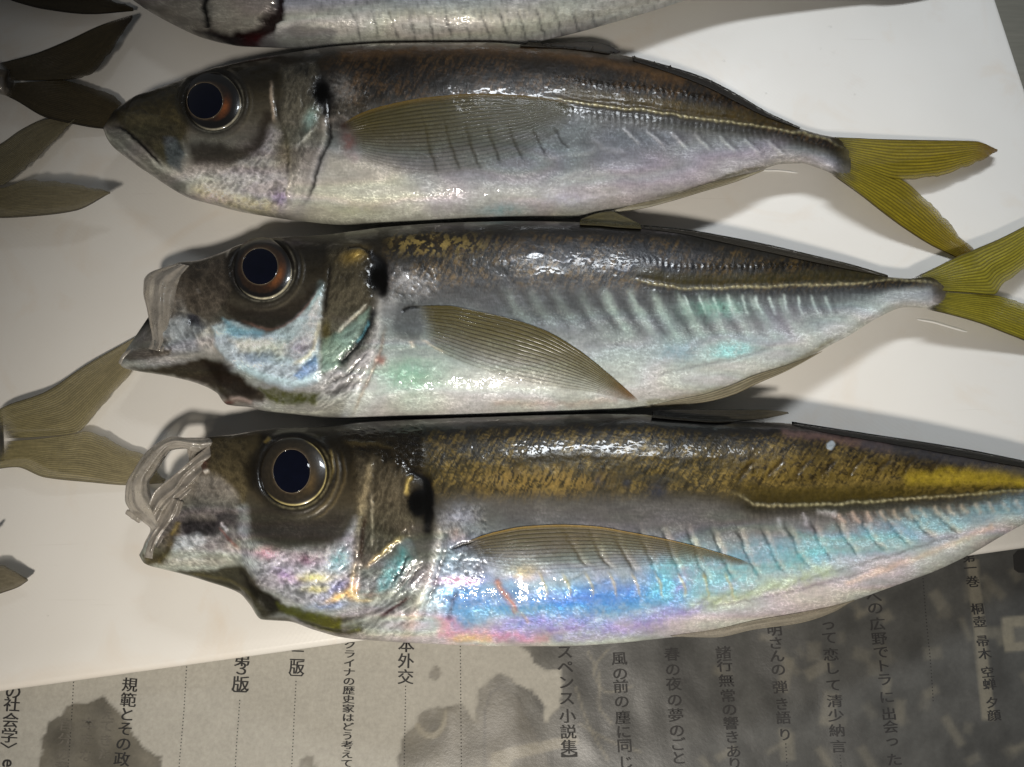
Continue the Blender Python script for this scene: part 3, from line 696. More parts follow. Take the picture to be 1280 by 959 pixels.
# ---------- fish by the upper edge of the row
D1 = [(145, 137), (170, 120), (200, 110), (230, 99), (280, 82.5), (320, 74), (370, 65), (420, 58), (500, 53.5), (600, 53), (680, 58), (745, 64), (793, 72), (838, 85), (883, 100), (922, 120), (961, 142.6), (990, 156), (1018, 166), (1055, 174)]
V1 = [(129, 160), (135, 174), (157, 195), (185, 215), (205, 228), (240, 248), (270, 256), (305, 265), (335, 270), (370, 275), (440, 281), (520, 281), (600, 276), (680, 273), (711, 272), (736, 269), (770, 262), (798, 258), (838, 249), (877, 237), (919, 224), (950, 213), (978, 205), (1003, 204.5), (1022, 210), (1044, 219), (1060, 229)]
LAT1 = [(430, 96), (560, 104), (640, 112), (690, 122), (716, 127), (764, 134), (807, 138), (849, 144), (905, 152), (947, 158), (990, 165), (1032, 174), (1062, 190)]
G1 = [(398, 60), (402, 100), (404, 135), (406, 170), (391, 205), (381, 240), (367, 265), (360, 285)]
def gill_x(G, y): g = np.array(G, float); return np.interp(y, g[:, 1], g[:, 0])

def paint1(p):
    p.ramp([(0, (34, 29, 22)), (.06, (62, 50, 33)), (.14, (54, 45, 34)), (.24, (50, 44, 36)), (.34, (66, 60, 50)), (.46, (108, 105, 99)), (.6, (150, 152, 152)), (.75, (182, 178, 178)), (.9, (196, 190, 184)), (1, (176, 170, 156))])
    gx = gill_x(G1, p.Y)
    p.patch([(470, 140), (540, 126), (700, 132), (760, 150), (850, 170), (850, 195), (760, 215), (640, 225), (520, 215)], 22, (122, 128, 132), .55)
    p.patch([(760, 200), (900, 180), (980, 178), (960, 205), (880, 232), (780, 252)], 16, (176, 164, 172), .55)
    p.patch([(410, 190), (470, 200), (520, 235), (540, 278), (380, 282), (385, 240)], 16, (206, 200, 178), .75)
    body, sd, on = back_and_flank(p, LAT1, 700, (150, 112, 66), .38, (84, 68, 16), gx, 11)
    p.stroke([(430, 68), (560, 60), (680, 66), (780, 84), (850, 100)], 7, (150, 108, 62), .38, jit=4)
    for (a, b, c, d) in [(310, 400, 375, 650), (385, 410, 460, 640), (465, 430, 530, 630), (545, 440, 605, 610), (620, 440, 690, 600), (705, 450, 775, 580), (790, 460, 850, 550)]:
        x0, y0, x1, y1 = 420 + a / 2.907, b / 2.907, 420 + c / 2.907, d / 2.907
        p.stroke([(x0, y0), ((x0 + x1) / 2 - 2, (y0 + y1) / 2), (x1, y1)], 2.0, (58, 56, 56), .62, -.15, taper=.25, jit=1)
    for k in range(7):
        x = 776 + k * 30; y = 158 + k * 2.5
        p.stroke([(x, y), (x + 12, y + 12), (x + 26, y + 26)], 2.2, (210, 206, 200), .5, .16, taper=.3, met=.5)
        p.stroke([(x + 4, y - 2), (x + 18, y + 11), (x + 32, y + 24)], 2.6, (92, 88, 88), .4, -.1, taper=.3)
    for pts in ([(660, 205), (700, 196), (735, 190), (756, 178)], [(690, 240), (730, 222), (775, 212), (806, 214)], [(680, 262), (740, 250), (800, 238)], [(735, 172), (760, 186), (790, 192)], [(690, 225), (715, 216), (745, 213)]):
        p.stroke(pts, 3.4, (214, 212, 210), .2, .14, taper=.2, jit=2.5, rough=.18)  # pale wet highlights painted on the lower flank
    p.stroke([(640, 275), (720, 268), (790, 258), (880, 235), (960, 208)], 3, (200, 196, 176), .5, .15)
    p.stroke([(800, 252), (860, 238), (930, 214), (985, 204)], 2.4, (112, 104, 70), .6)
    for a, b, c, o in (((620, 262), (30, 9), (120, 200, 200), .45), ((560, 258), (50, 10), (205, 190, 196), .5), ((700, 250), (34, 10), (190, 180, 215), .35), ((450, 262), (30, 10), (210, 205, 160), .5)):
        p.blob(*a, *b, c, o, met=.5, nz=.6)
    # head
    head = sm(5, -5, p.X - gx)
    p.ramp([(0, (42, 36, 24)), (.15, (62, 54, 36)), (.35, (92, 86, 72)), (.55, (132, 126, 116)), (.75, (176, 168, 156)), (.92, (205, 200, 186)), (1, (150, 144, 130))], head)
    p.patch([(146, 140), (190, 114), (235, 100), (235, 160), (230, 185), (215, 205), (190, 190), (165, 170), (150, 155)], 6, (78, 70, 44), .9, .1)
    p.patch([(150, 150), (175, 140), (205, 150), (228, 170), (226, 205), (212, 208), (190, 188), (165, 170)], 4, (84, 78, 56), .7, .25)
    p.patch([(206, 172), (224, 176), (230, 200), (224, 214), (210, 205)], 4, (96, 102, 106), .8, .1)
    p.stroke([(133, 156), (150, 160), (172, 176), (194, 198), (208, 212)], 2.2, (24, 20, 14), .95, -.6)
    p.patch([(130, 162), (150, 168), (175, 186), (205, 214), (235, 232), (225, 242), (195, 224), (165, 202), (138, 176)], 4, (128, 124, 114), .85, .15)
    p.stroke([(138, 170), (165, 194), (195, 218)], 2, (190, 186, 172), .6)
    p.stroke([(228, 172), (233, 195), (228, 216), (246, 234)], 2.2, (150, 146, 138), .6, .2)
    p.stroke([(212, 234), (235, 246), (268, 256)], 2.4, (28, 24, 18), .9, -.3)
    p.patch([(236, 182), (262, 178), (300, 184), (318, 172), (332, 140), (345, 140), (330, 180), (308, 204), (270, 206), (240, 204)], 7, (52, 41, 30), .8)
    p.patch([(300, 205), (330, 180), (340, 158), (352, 170), (362, 210), (360, 255), (330, 262), (300, 246), (270, 226)], 8, (168, 160, 160), .7, .2, met=.5, nz=.6)
    p.patch([(240, 232), (300, 246), (350, 258), (345, 268), (300, 262), (250, 248)], 6, (214, 204, 150), .6, met=.5, nz=.7, seed=5)
    p.blob(350, 250, 12, 12, (150, 125, 170), .7, nz=.6); p.blob(345, 195, 10, 30, (190, 186, 180), .5, nz=.8, met=.6); p.blob(270, 248, 30, 8, (200, 170, 190), .4, nz=.7, seed=9)
    p.stroke([(338, 98), (341, 130), (343, 156)], 2.2, (190, 172, 152), .75, .45); p.stroke([(350, 110), (348, 140), (356, 165), (361, 200), (358, 232)], 3, (40, 34, 26), .7, -.35)
    p.stroke([(361, 180), (364, 215), (360, 245), (366, 262)], 1.8, (190, 180, 160), .6, .3)
    p.patch([(352, 84), (392, 78), (398, 110), (396, 150), (380, 190), (366, 230), (360, 200), (352, 150)], 6, (104, 100, 88), .75, .3, nz=.3)
    p.blob(388, 150, 7, 15, (140, 180, 174), .5, 20, nz=.5); p.blob(352, 192, 12, 22, (120, 106, 60), .6)
    p.stroke([(395, 158), (382, 175), (368, 190)], 1.8, (196, 190, 176), .7, .35)
    p.stroke(G1[2:-1], 3.2, (186, 178, 166), .75, .4); g2 = [(x + 7, y) for x, y in G1[1:-1]]; p.stroke(g2, 2.4, (30, 26, 22), .85, -.6)
    p.blob(404, 116, 12, 16, (7, 7, 6), 1.9, -10, -.2); p.blob(380, 88, 10, 9, (26, 23, 20), .8, nz=.5); p.stroke([(402, 98), (408, 120), (406, 140)], 5, (14, 12, 10), .9, -.3)
    p.blob(436, 178, 9, 13, (150, 84, 78), .75, nz=.5); p.blob(444, 196, 6, 6, (196, 176, 170), .7, nz=.5); p.blob(432, 158, 8, 5, (60, 34, 26), .8)
    p.blob(425, 110, 24, 18, (150, 148, 146), .55, nz=.7, met=.6); p.stroke([(410, 150), (430, 148)], 4, (120, 112, 104), .6)
    p.mix((92, 84, 56), sm(1034, 1060, p.X) * .85); p.c *= (1 - .35 * np.exp(-((p.X - 1046) / 9) ** 2))[:, None]
    p.foil([(240, 212), (300, 206), (335, 170), (352, 160), (364, 210), (362, 262), (300, 260), (250, 246)], .20, 3, 9, 6, -50)
    p.foil([(352, 84), (396, 80), (400, 150), (385, 200), (370, 250), (362, 200), (352, 140)], .16, 5, 12, 5, -75)
    p.foil([(410, 90), (450, 92), (460, 130), (430, 160), (408, 170)], .14, 6, 8, 6, 20)
    p.foil([(150, 140), (230, 104), (236, 160), (220, 205), (170, 180)], .10, 8, 12, 8, 30, shine=.35)
    p.matte(403, 116, 13, 17)
    eye_socket(p, 266, 127, 37)

def pair_clip(p): p.c = np.clip(p.c, .004, .9)

f1 = empty('horse_mackerel', 'closed-mouthed horse mackerel next to the silver fish, its pectoral fin spread along dark flank lines', 'fish')
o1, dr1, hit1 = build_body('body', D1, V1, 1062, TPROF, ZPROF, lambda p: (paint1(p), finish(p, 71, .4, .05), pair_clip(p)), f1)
eye(f1, hit1, 266, 127, 37, 256, 126, 22, 22.5, (32, 22, 14), (176, 170, 150), (150, 84, 40), irisR=.70)
tail(f1, [([(1036, 171), (1080, 173), (1105, 174), (1153, 175), (1219, 176.5), (1247, 187)], [(1038, 192), (1090, 214), (1125, 224), (1153, 223), (1186, 216.5), (1215, 206), (1232, 199), (1247, 188)]),
          ([(1038, 216), (1077, 244), (1105, 266), (1131, 285), (1166, 307), (1193, 320), (1214, 332)], [(1040, 194), (1095, 212), (1126, 224), (1142, 235), (1162, 252), (1184, 277), (1200, 294), (1218, 316), (1216, 331)])],
     .0066, (.0026, .0012), (148, 136, 38), (154, 134, 26), (84, 70, 20), rays=12, alpha=.86, dark=.6, tip=(116, 86, 26), base=(92, 86, 64, .2), seed=3)
draped_fin('pectoral_fin', f1, dr1, [(426, 156), (450, 142), (480, 132), (540, 121), (600, 117), (660, 120), (700, 126), (722, 136)], [(442, 186), (462, 205), (500, 218), (540, 222), (590, 216), (650, 198), (700, 165), (724, 138)], 20,
           (122, 110, 50), (126, 122, 88), (156, 128, 66), .60, .12, .0003, seed=5, dark=.8)
draped_fin('dorsal_fin', f1, dr1, [(650, 57), (700, 53.5), (736, 52), (762, 57), (772, 63)], [(652, 58), (700, 60), (740, 64), (765, 67), (776, 65)], 9, (44, 36, 24), (58, 48, 30), (24, 20, 14), .97, None, .0008, 70, 20, seed=4, tip=(30, 24, 16), mat=FOLD)
draped_fin('second_dorsal_fin', f1, dr1, [(790, 70), (838, 83), (883, 98), (922, 118), (961, 141), (1000, 159)], [(792, 76), (838, 91), (880, 107), (918, 126), (958, 146), (1000, 161)], 5, (40, 34, 28), (52, 46, 36), (18, 15, 12), .97, None, .0003, 90, 16, seed=6, dark=.85, mat=FOLD)
draped_fin('anal_fin', f1, dr1, [(760, 266), (800, 261), (840, 251), (880, 239), (920, 227), (955, 213)], [(758, 265), (800, 254), (838, 246), (877, 232), (917, 221), (956, 212)], 4, (186, 180, 160), (170, 162, 134), (130, 120, 90), .75, None, .0004, 90, 14, seed=8, dark=.6, mat=FOLD)

# ---------- fish in the middle of the row
D2 = [(214, 334), (219, 330), (224, 328), (245.7, 325.7), (270, 318.6), (290, 310.5), (313, 302), (343, 297), (400, 293.8), (440, 289), (480, 284), (560, 278.5), (640, 276.5), (700, 277), (760, 280), (797, 283), (853, 288), (901, 296), (957, 307), (1013, 319.5), (1070, 334), (1112, 346), (1135, 348), (1165, 345)]
V2 = [(149, 453), (153, 459), (166, 463), (206, 469), (248, 480), (272, 492), (284, 506), (310, 508), (323, 512), (368, 517), (406, 521), (450, 522), (540, 522), (620, 520), (700, 517), (780, 513), (802, 509), (845, 505), (872, 501), (915, 490), (943, 478), (985, 461.5), (1027, 438), (1070, 412), (1098, 396), (1132, 384), (1153, 385), (1184, 392)]
LAT2 = [(500, 334), (600, 337), (720, 343), (780, 347), (815, 354), (853, 360), (900, 360), (957, 358), (1013, 356), (1070, 354), (1115, 350), (1160, 352), (1180, 358)]
G2 = [(474, 280), (478, 330), (478, 367), (474, 400), (470, 425), (452, 472), (437, 505), (430, 525)]
def paint2(p):
    p.ramp([(0, (30, 29, 26)), (.05, (46, 42, 32)), (.12, (58, 51, 38)), (.2, (62, 60, 56)), (.3, (76, 77, 78)), (.42, (106, 109, 110)), (.56, (152, 158, 156)), (.7, (178, 184, 180)), (.85, (200, 199, 192)), (1, (196, 192, 180))])
    gx = gill_x(G2, p.Y)
    p.patch([(600, 300), (700, 296), (840, 306), (900, 320), (840, 340), (720, 332), (620, 320)], 14, (66, 72, 84), .6)
    p.patch([(500, 340), (640, 345), (780, 352), (820, 366), (760, 380), (680, 400), (600, 385), (520, 372)], 12, (96, 96, 98), .5)
    body, sd, on = back_and_flank(p, LAT2, 800, (160, 126, 62), .42, (74, 66, 26), gx, 23, band=17)
    p.flecks((196, 170, 96), body * np.exp(-((p.X - 540) / 60) ** 2) * np.exp(-((p.Y - 306) / 12) ** 2), 6, 3, -50, .5, 44, .8, .6)
    # muscle blocks
    for k in range(12):
        x = 612 + k * 31; y = 352 + max(0, k - 5) * 2.0; L = 78 - abs(k - 6) * 3
        a = [(x, y), (x + 12, y + L * .35), (x + 30, y + L * .75), (x + 44, y + L)]
        p.stroke(a, 4.4, (84, 86, 86), .5 if k > 2 else .28, -.16, taper=.3, jit=2)
        p.stroke([(q[0] + 15, q[1] + 3) for q in a], 5.0, (196, 214, 200), .48 if k > 3 else .15, .08, taper=.3, jit=3, met=.5)
        p.stroke([(a[-1][0], a[-1][1]), (x + 26, y + L + 16)], 3, (120, 126, 124), .3, taper=.3)
    for k in range(11):
        x = 856 + k * 17.5
        p.stroke([(x, 366), (x + 4, 382), (x + 10, 398)], 1.8, (206, 220, 212), .55, .12, taper=.25, jit=1); p.stroke([(x + 7, 366), (x + 12, 382), (x + 17, 396)], 2.2, (92, 94, 94), .4, -.08, taper=.25)
    p.blob(915, 438, 30, 11, (150, 226, 224), .7, -12, nz=.6, met=.5); p.blob(850, 440, 26, 14, (140, 186, 196), .5, nz=.6); p.blob(895, 388, 36, 12, (140, 210, 186), .45, nz=.7); p.blob(960, 410, 50, 22, (186, 178, 184), .5, nz=.3)
    p.blob(512, 470, 42, 26, (128, 180, 150), .75, nz=.35); p.blob(620, 490, 60, 20, (206, 204, 198), .6)
    p.stroke([(790, 490), (840, 472), (900, 458), (980, 436), (1060, 404), (1120, 380)], 5, (200, 198, 190), .55, .12); p.stroke([(790, 480), (850, 462), (920, 448), (985, 426)], 2.2, (150, 148, 146), .5, -.12)
    p.stroke([(810, 503), (870, 494), (930, 476), (985, 456), (1040, 426)], 3.4, (150, 140, 104), .55, jit=1)
    p.stroke([(500, 519), (640, 517), (780, 508)], 3, (208, 206, 196), .6)
    p.stroke([(620, 503), (690, 505), (770, 500)], 4, (196, 172, 158), .5, jit=3)
    p.stroke([(1080, 388), (1120, 372), (1160, 366)], 8, (190, 196, 194), .6); p.blob(1178, 375, 16, 10, (170, 150, 140), .7); p.blob(1180, 358, 16, 12, (74, 68, 68), .8)
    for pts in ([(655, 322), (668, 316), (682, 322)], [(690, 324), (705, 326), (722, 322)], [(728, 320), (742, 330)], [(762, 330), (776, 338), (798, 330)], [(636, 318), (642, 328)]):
        p.stroke(pts, 3.0, (140, 150, 168), .25, .14, taper=.2, jit=2.5, rough=.12)  # lamp glints put into the back as pale colour
    # head
    head = sm(5, -5, p.X - gx)
    p.ramp([(0, (44, 40, 32)), (.2, (62, 56, 44)), (.4, (84, 79, 68)), (.6, (122, 120, 112)), (.8, (150, 150, 144)), (1, (160, 154, 142))], head)
    p.patch([(216, 332), (250, 326), (285, 313), (292, 350), (282, 375), (270, 395), (255, 408), (230, 395), (215, 370)], 6, (92, 84, 74), .85, -.15)
    p.patch([(150, 452), (190, 400), (222, 370), (236, 392), (262, 404), (268, 440), (215, 455), (170, 462)], 5, (140, 138, 134), .8, -.2, nz=.3)
    p.patch([(178, 352), (192, 340), (218, 333), (222, 345), (214, 365), (204, 390), (196, 412), (186, 416), (182, 380)], 4, (122, 116, 106), .9, .1, nz=.15)
    p.stroke([(196, 352), (204, 349), (212, 343)], 2.4, (170, 164, 154), .7, .4); p.stroke([(205, 365), (196, 380), (190, 400)], 2.6, (160, 154, 144), .6, .5); p.stroke([(198, 356), (192, 372), (188, 392)], 3, (78, 72, 64), .6, -.4); p.stroke([(219, 332), (214, 348), (206, 362)], 2.4, (164, 158, 148), .6, .5)
    p.patch([(192, 400), (222, 393), (235, 402), (232, 416), (205, 420), (190, 414)], 5, (168, 172, 178), .8, .25)
    p.patch([(232, 392), (246, 394), (252, 408), (238, 408)], 3, (46, 46, 58), .85, -.3)
    p.patch([(205, 420), (236, 405), (262, 410), (270, 432), (240, 440), (208, 438)], 5, (150, 152, 156), .7, .1)
    p.patch([(246, 420), (268, 406), (290, 412), (300, 430), (284, 444), (252, 440)], 5, (196, 188, 176), .85, .3, nz=.4)
    p.patch([(152, 446), (180, 434), (208, 437), (214, 432), (210, 446), (170, 452)], 3, (84, 74, 58), .85, -.2)
    p.stroke([(154, 457), (185, 451), (215, 448), (250, 444), (275, 446)], 4.2, (164, 160, 150), .85, .4)
    p.patch([(165, 461), (215, 456), (262, 448), (285, 462), (312, 480), (330, 496), (330, 506), (290, 503), (262, 484), (210, 469)], 4, (66, 56, 40), .95, -.25)
    p.patch([(250, 452), (272, 452), (300, 472), (320, 490), (300, 496), (278, 482)], 5, (46, 34, 24), .8, -.2)
    p.patch([(322, 486), (345, 486), (380, 492), (398, 492), (396, 504), (365, 505), (335, 500)], 4, (84, 86, 22), .95, .1, nz=.4)
    p.blob(286, 504, 8, 4, (96, 44, 34), .9); p.stroke([(284, 497), (305, 500), (318, 506)], 3, (178, 160, 146), .8, .2)
    p.stroke([(318, 504), (360, 512), (400, 510), (430, 500)], 4, (164, 160, 152), .8, .35); p.stroke([(325, 510), (370, 516), (420, 516)], 2.5, (190, 186, 172), .7)
    cheek = [(267, 410), (290, 402), (335, 415), (365, 400), (400, 360), (405, 355), (402, 380), (399, 420), (400, 465), (385, 484), (360, 486), (322, 472), (285, 452), (274, 440)]
    p.patch(cheek, 3.5, (176, 190, 194), .92, .45, met=.3, nz=.12)
    p.patch([(278, 400), (300, 410), (330, 415), (326, 424), (300, 424), (284, 416)], 4, (126, 170, 186), .85, met=.4, nz=.3)
    p.patch([(290, 424), (330, 424), (360, 430), (350, 446), (310, 446)], 7, (206, 204, 184), .8, nz=.4); p.patch([(300, 444), (340, 440), (345, 450), (315, 454)], 4, (104, 122, 146), .6, nz=.6)
    p.patch([(368, 470), (395, 445), (398, 462), (380, 478)], 3, (98, 134, 178), .8, met=.5, nz=.3); p.patch([(350, 440), (380, 410), (398, 372), (400, 400), (394, 430), (370, 452)], 5, (206, 200, 196), .6, .1, met=.6, nz=.8, seed=6)
    p.blob(374, 438, 14, 10, (150, 132, 160), .6, -40, nz=.6); p.stroke([(402, 356), (394, 372), (384, 384)], 4, (190, 226, 230), .85, .2, met=.6); p.stroke([(399, 395), (396, 420), (386, 446), (362, 460)], 2.6, (224, 214, 184), .7, .25, met=.6)
    p.stroke([(300, 458), (340, 474), (372, 480), (395, 470)], 5, (184, 206, 206), .8, .2)
    p.patch([(282, 378), (330, 386), (372, 372), (402, 350), (408, 352), (390, 378), (366, 400), (338, 412), (300, 404), (284, 394)], 6, (56, 49, 40), .85, -.1)
    p.stroke([(296, 398), (338, 412), (368, 400), (392, 372), (403, 356)], 2, (140, 104, 92), .7, .2)
    p.patch([(410, 310), (440, 300), (466, 320), (468, 350), (462, 380), (430, 415), (412, 440), (402, 440), (404, 390), (408, 345)], 5, (88, 82, 66), .8, .2, nz=.3)
    p.patch([(402, 424), (420, 418), (462, 384), (458, 410), (440, 440), (415, 462), (402, 466)], 4, (134, 158, 142), .85, .2)
    p.stroke([(412, 318), (412, 345), (408, 372), (404, 400)], 3, (34, 30, 24), .8, -.5); p.blob(407, 415, 6, 14, (104, 92, 40), .7)
    p.blob(444, 320, 15, 8, (190, 160, 84), .9, -20, .2, met=.6, nz=.3); p.stroke([(430, 312), (448, 309), (464, 318)], 2, (24, 20, 14), .8, -.3)
    p.stroke([(419, 418), (440, 398), (462, 378)], 1.9, (200, 194, 176), .85, .5)
    p.stroke([(468, 388), (458, 412), (444, 434), (428, 452)], 5, (18, 20, 24), .95, -.9); p.stroke([(462, 398), (455, 414), (444, 430)], 1.3, (90, 150, 160), .8)
    for k, (w, c) in enumerate(((3, (150, 148, 146)), (2.5, (76, 72, 70)), (3, (164, 162, 160)), (2.5, (90, 86, 84)), (3, (170, 166, 160)))):
        p.stroke([(474 - k, 420 + k * 5), (455 - k, 443 + k * 6), (430, 464 + k * 7), (400, 476 + k * 7)], w, c, .75, .2 if k % 2 == 0 else -.2)
    p.stroke(G2[2:], 6, (176, 174, 170), .8, .5); p.stroke([(x + 9, y + 2) for x, y in G2[3:]], 2.6, (150, 128, 108), .6, -.3)
    p.blob(470, 347, 11, 15, (6, 6, 6), 2.0, 0, -.2); p.stroke([(462, 316), (474, 328), (480, 350), (478, 366)], 6, (14, 11, 11), .95, -.4, jit=2); p.blob(486, 348, 8, 14, (40, 28, 28), .7, nz=.6)
    p.blob(512, 352, 26, 14, (172, 172, 174), .7, 20, nz=.6, met=.6); p.blob(488, 385, 10, 22, (160, 160, 160), .6); p.blob(476, 450, 6, 6, (176, 110, 92), .7)
    p.patch([(490, 392), (510, 382), (525, 392), (530, 412), (518, 428), (494, 420)], 7, (92, 90, 92), .6, .18, nz=.4); p.stroke([(514, 424), (517, 436)], 3, (206, 196, 176), .8, .3); p.stroke([(526, 422), (540, 432), (558, 442)], 1.6, (214, 206, 186), .8, .4)
    p.stroke([(500, 392), (512, 384), (526, 383)], 2.2, (12, 12, 10), .9, -.4)
    for pts in ([(210, 345), (217, 365), (220, 385)], [(246, 360), (250, 368)]): p.stroke(pts, 2.2, (150, 144, 136), .4, .5, taper=.2)
    p.mix((92, 84, 60), sm(1160, 1184, p.X) * .85)
    p.foil([(272, 410), (330, 418), (372, 400), (402, 362), (400, 465), (370, 484), (310, 462), (280, 446)], .18, 13, 10, 6, -35)
    p.foil([(408, 310), (464, 312), (468, 372), (430, 412), (404, 440)], .16, 15, 14, 5, -60, shine=.45)
    p.foil([(404, 440), (470, 390), (478, 420), (440, 500), (400, 512), (396, 480)], .14, 16, 16, 5, -40)
    p.foil([(484, 330), (540, 336), (545, 368), (500, 380), (482, 372)], .16, 17, 8, 6, 20)
    p.patch([(150, 448), (172, 428), (190, 402), (206, 362), (218, 344), (228, 352), (226, 392), (214, 424), (196, 438), (166, 449)], 7, (104, 97, 88), .7, -.2, warp=4, nz=.15); p.patch([(196, 404), (222, 396), (232, 408), (214, 420), (196, 420)], 5, (166, 168, 170), .75, .2, nz=.25)
    p.foil([(214, 336), (285, 318), (290, 380), (262, 440), (180, 446), (200, 390)], .14, 18, 12, 7, 60, shine=.45)
    p.matte(471, 347, 12, 17); p.matte(480, 352, 7, 24)
    eye_socket(p, 328, 336, 39.5)
f2 = empty('horse_mackerel', 'gaping horse mackerel wedged between two others, a pale blue plate on its cheek', 'fish')
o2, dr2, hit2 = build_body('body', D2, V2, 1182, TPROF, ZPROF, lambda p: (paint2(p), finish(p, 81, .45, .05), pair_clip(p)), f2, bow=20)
eye(f2, hit2, 328, 336, 39.5, 325, 333, 22, 22.5, (40, 27, 16), (206, 198, 170), (140, 84, 42))
tail(f2, [([(1140, 348), (1168, 335), (1197, 320.5), (1222, 310), (1247, 299.6), (1280, 283), (1335, 254)], [(1156, 362), (1205, 365), (1243, 368), (1254, 355), (1280, 338), (1310, 305), (1337, 256)]),
          ([(1158, 386), (1184, 392), (1226, 404), (1257, 416), (1280, 425), (1345, 452)], [(1158, 364), (1205, 367), (1242, 369), (1268, 376), (1290, 384), (1325, 415), (1346, 450)])],
     .0068, (.0048, .0022), (146, 138, 46), (168, 156, 46), (70, 60, 22), rays=14, alpha=.84, dark=.6, base=(66, 60, 52, .16), seed=12)
draped_fin('pectoral_fin', f2, dr2, [(518, 382), (558, 382), (592, 388), (637, 398), (679, 412), (721, 436), (764, 470), (801, 503)], [(530, 432), (560, 448), (598, 464), (643, 478), (693, 487), (740, 492), (775, 499), (801, 505)], 15,
           (122, 110, 50), (142, 132, 88), (104, 92, 44), .74, .2, .0003, seed=9, dark=.85, tip=(150, 112, 58))
draped_fin('dorsal_fin', f2, dr2, [(725, 274), (748, 266), (764, 264), (780, 270), (800, 280)], [(725, 281), (750, 282), (770, 284), (785, 285), (802, 286)], 10, (84, 76, 40), (92, 84, 48), (40, 36, 20), .95, None, .0010, 60, 24, seed=14, mat=FOLD)
draped_fin('second_dorsal_fin', f2, dr2, [(800, 281), (853, 286), (901, 294), (957, 305), (1013, 318), (1070, 332), (1110, 344)], [(800, 285), (853, 292), (900, 302), (955, 314), (1010, 326), (1068, 338), (1110, 346)], 5, (46, 42, 34), (70, 62, 46), (20, 18, 14), .97, None, .0003, 100, 18, seed=15, dark=.85, mat=FOLD)
draped_fin('anal_fin', f2, dr2, [(806, 510), (845, 507), (885, 502), (918, 493), (946, 480), (985, 463), (1027, 440)], [(804, 509), (845, 500), (880, 493), (915, 481), (943, 469), (985, 456), (1028, 439)], 4, (186, 180, 160), (170, 162, 134), (126, 116, 84), .75, None, .0004, 90, 14, seed=16, dark=.6, mat=FOLD)

# ---------- fish lying over the board edge and the newspaper
D3 = [(256, 547), (270, 545), (292, 543), (323, 538), (353, 535), (410, 533), (450, 528), (520, 524), (600, 521), (700, 518), (760, 517), (800, 517.5), (841, 522), (900, 526.7), (974, 528.5), (1034, 535.7), (1093, 544.6), (1152, 553.5), (1212, 564), (1280, 577), (1360, 592), (1440, 598)]
V3 = [(174, 694), (180, 704), (201, 711), (222, 716), (260, 727), (301, 742.5), (315, 758), (328, 775), (360, 777), (394, 788), (432, 797.6), (467, 801), (518, 804), (560, 806), (620, 808), (700, 808), (760, 805), (820, 799), (870, 793), (943, 781), (1000, 770), (1053, 755), (1115, 733), (1167, 714), (1205, 696), (1280, 655), (1360, 628), (1440, 634)]
LAT3 = [(560, 595), (700, 600), (820, 604), (880, 606), (906, 610), (918, 616), (936, 628), (959, 632), (1019, 631), (1078, 628), (1138, 623), (1197, 620), (1280, 613), (1440, 612)]
G3 = [(522, 524), (530, 590), (540, 640), (549, 665), (544, 695), (536, 724), (520, 765), (508, 795), (505, 810)]
